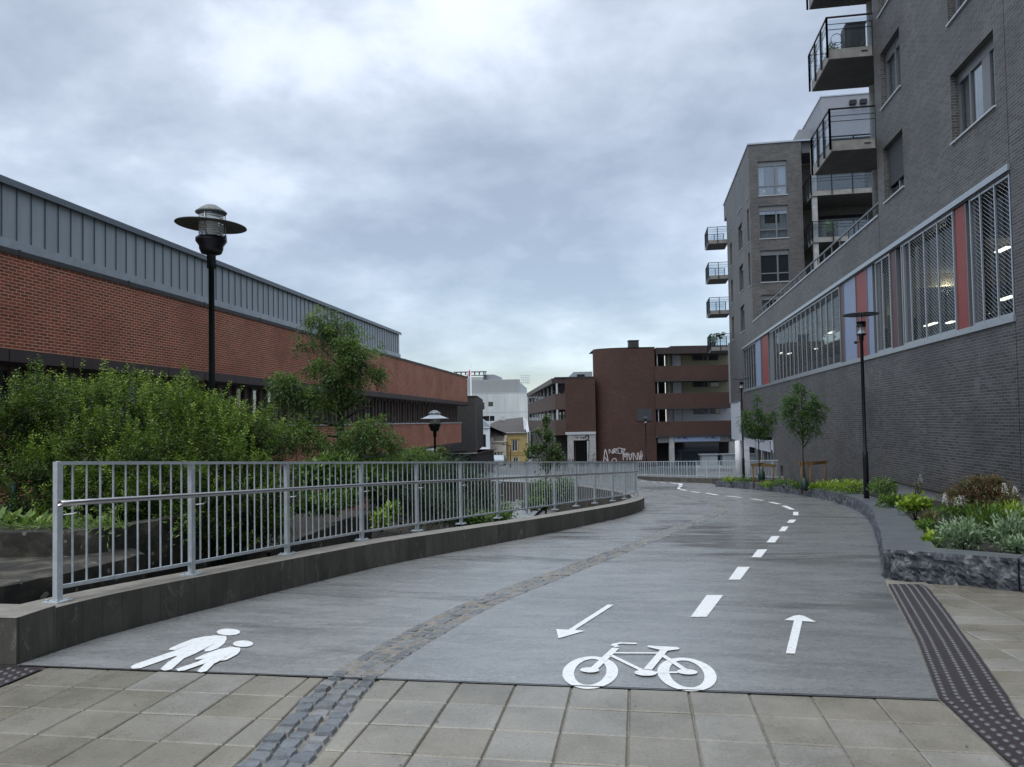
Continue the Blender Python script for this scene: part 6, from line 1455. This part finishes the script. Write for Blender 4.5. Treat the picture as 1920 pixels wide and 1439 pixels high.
# --- broadleaf young trees
def young_tree(name,base,top,label,cat,blobs,n,leaf,ll,lw,grp=None,pinn=True,tr=.035,lean=(0,0)):
    t=thing(name,base,label,cat,grp); b=Vector(base); tp=Vector(top)
    path=[b,b+(tp-b)*.3+Vector((lean[0]*.5,0,0)),b+(tp-b)*.6+Vector((lean[0]*.2,0,0)),tp]; mb=MB(); mb.tube(path,[tr,tr*.8,tr*.55,.006],8)
    for bb in blobs:
        for j in range(3):
            e=Vector((bb[0]+random.uniform(-.6,.6)*bb[3],bb[1]+random.uniform(-.6,.6)*bb[4],bb[2]+random.uniform(-.3,.7)*bb[5])); zz_=max(b.z+(tp.z-b.z)*.38,e.z-.5-.6*abs(e.x-b.x)); f=(zz_-b.z)/(tp.z-b.z); s=b+(tp-b)*f
            mb.tube([s,(s+e)/2+Vector((0,0,-.04)),e],[.014,.009,.004],5)
    mb.build('trunk','bark',t)
    P,O,k=blobpts(blobs,int(n*.8),.85,.7,.55); n=len(P)
    D=O*.9+RNG.normal(size=O.shape)*.4; D[:,2]+=.1
    if pinn:
        C1,D1,N1,T1=shoots(P,D,9,.19,ll,lw,.9,droop=.7,jit=.25); rn=np.clip(np.tile(.1+RNG.random(n)*.5+np.clip(O[:,2],-1,1)*.25,9)+T1*.1,0,1); leafmesh('crown',C1,D1,N1,ll,lw,rn,leaf,t)
    else:
        rn=np.clip(.25+RNG.random(n)*.5+O[:,2]*.2,0,1); leafmesh('crown',P,D,rdir(n)+np.array([0,0,.6]),ll*(.7+.6*RNG.random(n)),lw*(.7+.6*RNG.random(n)),rn,leaf,t)
    return t
b0=at(1510,900,31)
young_tree('rowan_tree',(b0.x,31,-1.25),tuple(at(1502,706,31)),'larger young rowan tree in the planting bed, right of its wooden stake frame top','tree',[pb_(1485,755,31,22,22),pb_(1525,760,31,22,24),pb_(1500,728,31,14,18),pb_(1475,775,31,14,14),pb_(1505,785,31,26,20),pb_(1535,780,31,14,18),pb_(1508,810,31,16,12),pb_(1528,808,31,12,10),pb_(1488,800,31,10,9)],1150,'rowan',.075,.032,'young rowan trees in the planting bed',lean=(-.1,0))
b0=at(1424,895,38)
young_tree('rowan_tree',(b0.x,38,-1.6),tuple(at(1420,738,38)),'smaller young rowan tree in the planting bed, next to the far lamp','tree',[pb_(1400,790,38,14,14),pb_(1422,775,38,14,14),pb_(1440,790,38,14,14),pb_(1420,748,38,6,9),pb_(1410,805,38,16,12),pb_(1432,808,38,16,11),pb_(1450,780,38,7,9),pb_(1398,775,38,8,6)],850,'rowan',.085,.036,'young rowan trees in the planting bed')
m0=at(1022,930,33)
young_tree('maple_tree',(m0.x,33,-2.9),tuple(at(1026,770,33)),'slender young maple tree left of the brick gallery block','tree',[pb_(1024,790,33,10,16),pb_(1026,820,33,15,22),pb_(1014,842,33,16,16),pb_(1038,845,33,18,18),pb_(1000,842,33,14,10),pb_(1008,812,33,9,9),pb_(1030,868,33,24,16),pb_(1046,858,33,13,12),pb_(992,852,33,8,14)],2300,'maple_green',.12,.085,pinn=False,tr=.05)
# stake frames
def stakes(u0,u1,ub,Y,vtop,label):
    z0=zr(Y)+.2; pA=at(u0,vtop,Y);pB=at(u1,vtop+1,Y+.2);pC=at(ub,vtop-2,Y+1.0); t=thing('stake_frame',((pA.x+pB.x)/2,Y,z0),label,'tree stakes','wooden stake frames around the young trees')
    for p in (pA,pB,pC): mb=MB(); mb.tube([(p.x,p.y,z0-.1),(p.x,p.y,p.z)],.04,8); mb.build('stake','wood_stake',t)
    for p,q in ((pA,pB),(pB,pC),(pC,pA)):
        mb=MB(); d=(q-p).normalized()*.12; a=p-d;b=q+d; n=Vector((-d.y,d.x,0)).normalized()*.025; lo=Vector((0,0,-.12)); mb.hexa([a-n+lo,b-n+lo,b+n+lo,a+n+lo],[a-n,b-n,b+n,a+n]); mb.build('crossbar','wood_stake',t)
    return t
stakes(1502,1519,1547,31,866,'wooden stake frame around the larger young rowan tree'); stakes(1412,1449,1430,38,870,'orange-brown wooden stake frame around the smaller rowan tree')
for u,v,Y,l in ((1428,888,37.6,'dark green watering bag at the foot of the smaller rowan tree'),(1508,905,30.8,'dark green watering bag at the foot of the larger rowan tree')):
    c=at(u,v,Y); mb=MB(); mb.lathe([(0,-.30),(.15,-.29),(.17,-.1),(.11,.10),(.05,.19),(0,.19)],tuple(c),12); o=mb.build('watering_bag','rubber_bag',origin=tuple(c)); tag(o,l,'watering bag','watering bags at the young trees')
# --- planting bed
def bed(name,u,v,Y,ru,rv,n,leaf,ll,lw,label,cat='plant',mode='leaf',fl=0,ry=None):
    b=pb_(u,v,Y,ru,rv,ry); loc=(b[0],b[1],zr(b[1])+.22); t=shrub(name,loc,label,[b,(b[0]-b[3]*.4,b[1],b[2]-b[5]*.3,b[3]*.7,b[4]*.8,b[5]*.7),(b[0]+b[3]*.45,b[1]+.1,b[2]-b[5]*.25,b[3]*.7,b[4]*.8,b[5]*.75)],n,leaf,ll,lw,cat=cat,upb=.5,mode=mode); stems(t,loc,[b],6,.008)
    if fl:
        CC=[];DD=[]
        for j in range(fl):
            a=Vector(b[:3])+Vector((random.uniform(-.8,.8)*b[3],random.uniform(-.5,.5)*b[4],b[5]*random.uniform(.4,1.0)))
            for k in range(34):
                f=k/34; w=(1-f)*.04; ang=k*2.4; CC.append((a.x+w*math.cos(ang)*.6,a.y+w*math.sin(ang)*.6,a.z+f*.15)); DD.append((math.cos(ang),math.sin(ang),.5))
        me=leafmesh('flower_plumes',CC,DD,rdir(len(CC)),.028,.011,RNG.random(len(CC)),'hosta',t); me.data.materials.clear(); me.data.materials.append(M['white_flower'])
    return t
bed('silver_shrub',1805,1000,10.2,45,30,950,'silver_leaf',.075,.024,'silvery sage-green leafy shrub at the near edge of the planting bed')
bed('silver_shrub',1903,995,10.0,42,36,950,'silver_leaf',.075,.024,'silvery sage-green shrub at the right frame edge behind the granite blocks')
bed('silver_shrub',1905,1020,9.6,24,14,260,'silver_leaf',.07,.024,'small low silvery shrub just behind the right granite block')
bed('lime_shrub',1715,945,15.5,30,14,600,'lime_leaf',.085,.055,'bright lime green shrub with broad leaves behind the dark kerb top')
bed('lime_shrub',1750,1013,10.6,18,13,200,'lime_leaf',.07,.05,'small lime green plant hanging over the inner kerb edge')
bed('lime_shrub',1738,985,12.2,20,8,170,'green_leaf',.06,.04,'low creeping green plant along the inner kerb edge')
bed('olive_shrub',1742,972,13,16,18,260,'olive_leaf',.06,.04,'olive green small shrub between the lime shrub and the silver shrub')
bed('pale_shrub',1800,958,13.2,40,16,420,'green_leaf',.07,.035,'plant with creamy white flower plumes in front of the reddish maple',fl=6)
bed('lily_clump',1850,975,11.6,36,28,520,'green_leaf',.15,.02,'clump of long narrow bright green leaves under the reddish maple')
bed('green_shrub',1905,960,11.6,26,20,420,'lime_leaf',.08,.022,'yellow-green shrub at the right frame edge above the silvery shrub',fl=1)
bed('flowering_plant',1893,938,12.8,20,14,160,'olive_leaf',.06,.03,'airy plant with white plumes left of the frame edge by the foundation',fl=4)
bed('fern_shrub',1590,912,25.5,42,13,900,'lime_leaf',.10,.035,'light green feathery shrub left of the nearest modern lamp')
bed('fern_shrub',1548,910,28.5,18,9,280,'lime_leaf',.10,.035,'small light green shrub just right of the larger rowan stakes')
bed('dark_shrub',1655,912,21.5,26,18,700,'green_leaf',.07,.03,'rounded darker green shrub right of the nearest modern lamp')
bed('olive_shrub',1675,938,18,30,12,500,'green_leaf',.07,.05,'low green shrub behind the kerb bend below the dark rounded shrub')
bed('spirea',1722,915,18.5,8,12,80,'olive_leaf',.06,.03,'lone plant with a white plume and red leaves near the foundation',fl=1)
for i,(u,v,Y,ru,rv) in enumerate(((1470,905,34,28,8),(1440,908,36.5,18,6),(1400,900,40,22,6),(1370,899,41.5,16,5),(1496,910,32,14,7),(1530,912,30.5,12,7))):
    bed('low_shrub',u,v,Y,ru,rv,260,'green_leaf' if i%2==0 else 'lime_leaf',.10,.05,['low green shrub with white blooms between the two stake frames','low light green plant by the smaller stake frame','low green shrub with white blooms at the far lamp foot','yellow-green plant at the far tip of the planting bed','low green shrub at the larger stake frame, left stake','low light plant at the larger stake frame, right side'][i],fl=2 if i in (0,2) else 0)
# reddish japanese maple
jb=[pb_(1800,930,13.4,34,16,.4),pb_(1840,925,13.4,38,20,.45),pb_(1880,930,13.4,34,18,.4),pb_(1835,905,13.4,34,14,.35),pb_(1868,905,13.4,22,12,.3),pb_(1850,955,13.2,40,16,.4),pb_(1808,912,13.4,16,8,.2)]
jt=thing('japanese_maple',(at(1852,990,13.4).x,13.4,zr(13.4)+.22),'reddish-brown lacy japanese maple bush against the dark brick wall','shrub')
P,O,k=blobpts(jb,900,.9,.7,.3); D=O+RNG.normal(size=O.shape)*.5; C1,D1,N1,T1=shoots(P,D,5,.07,.05,.014,1.1,droop=.5,jit=.4); leafmesh('foliage',C1,D1,N1,.055,.014,np.clip(np.tile(RNG.random(900),5)*.8+.1,0,1),'red_leaf',jt)
P,O,k=blobpts(jb,4200,.9,.7,.3); leafmesh('green_foliage',P,O+rdir(4200)*.5,rdir(4200),.055,.014,RNG.random(4200),'olive_leaf',jt)
stems(jt,(at(1852,990,13.4).x,13.4,zr(13.4)+.22),jb,3,.014)
# small stray bits on the pavement: leaves and pebbles
mb=MB()
for k in range(90):
    x=random.uniform(-3.6,6); y=random.uniform(2.8,14); 
    if not (y<4.6 or (interp(left,y) or 9)<x<(interp(right,y) or -9)): continue
    r=random.uniform(.004,.011); z=zr(y)+.006; mb.face([(x-r,y,z),(x,y-r*.7,z),(x+r,y,z+.002),(x,y+r*.7,z)],rn=random.random())
o=mb.build('litter','coping_dark'); o['kind']='stuff'
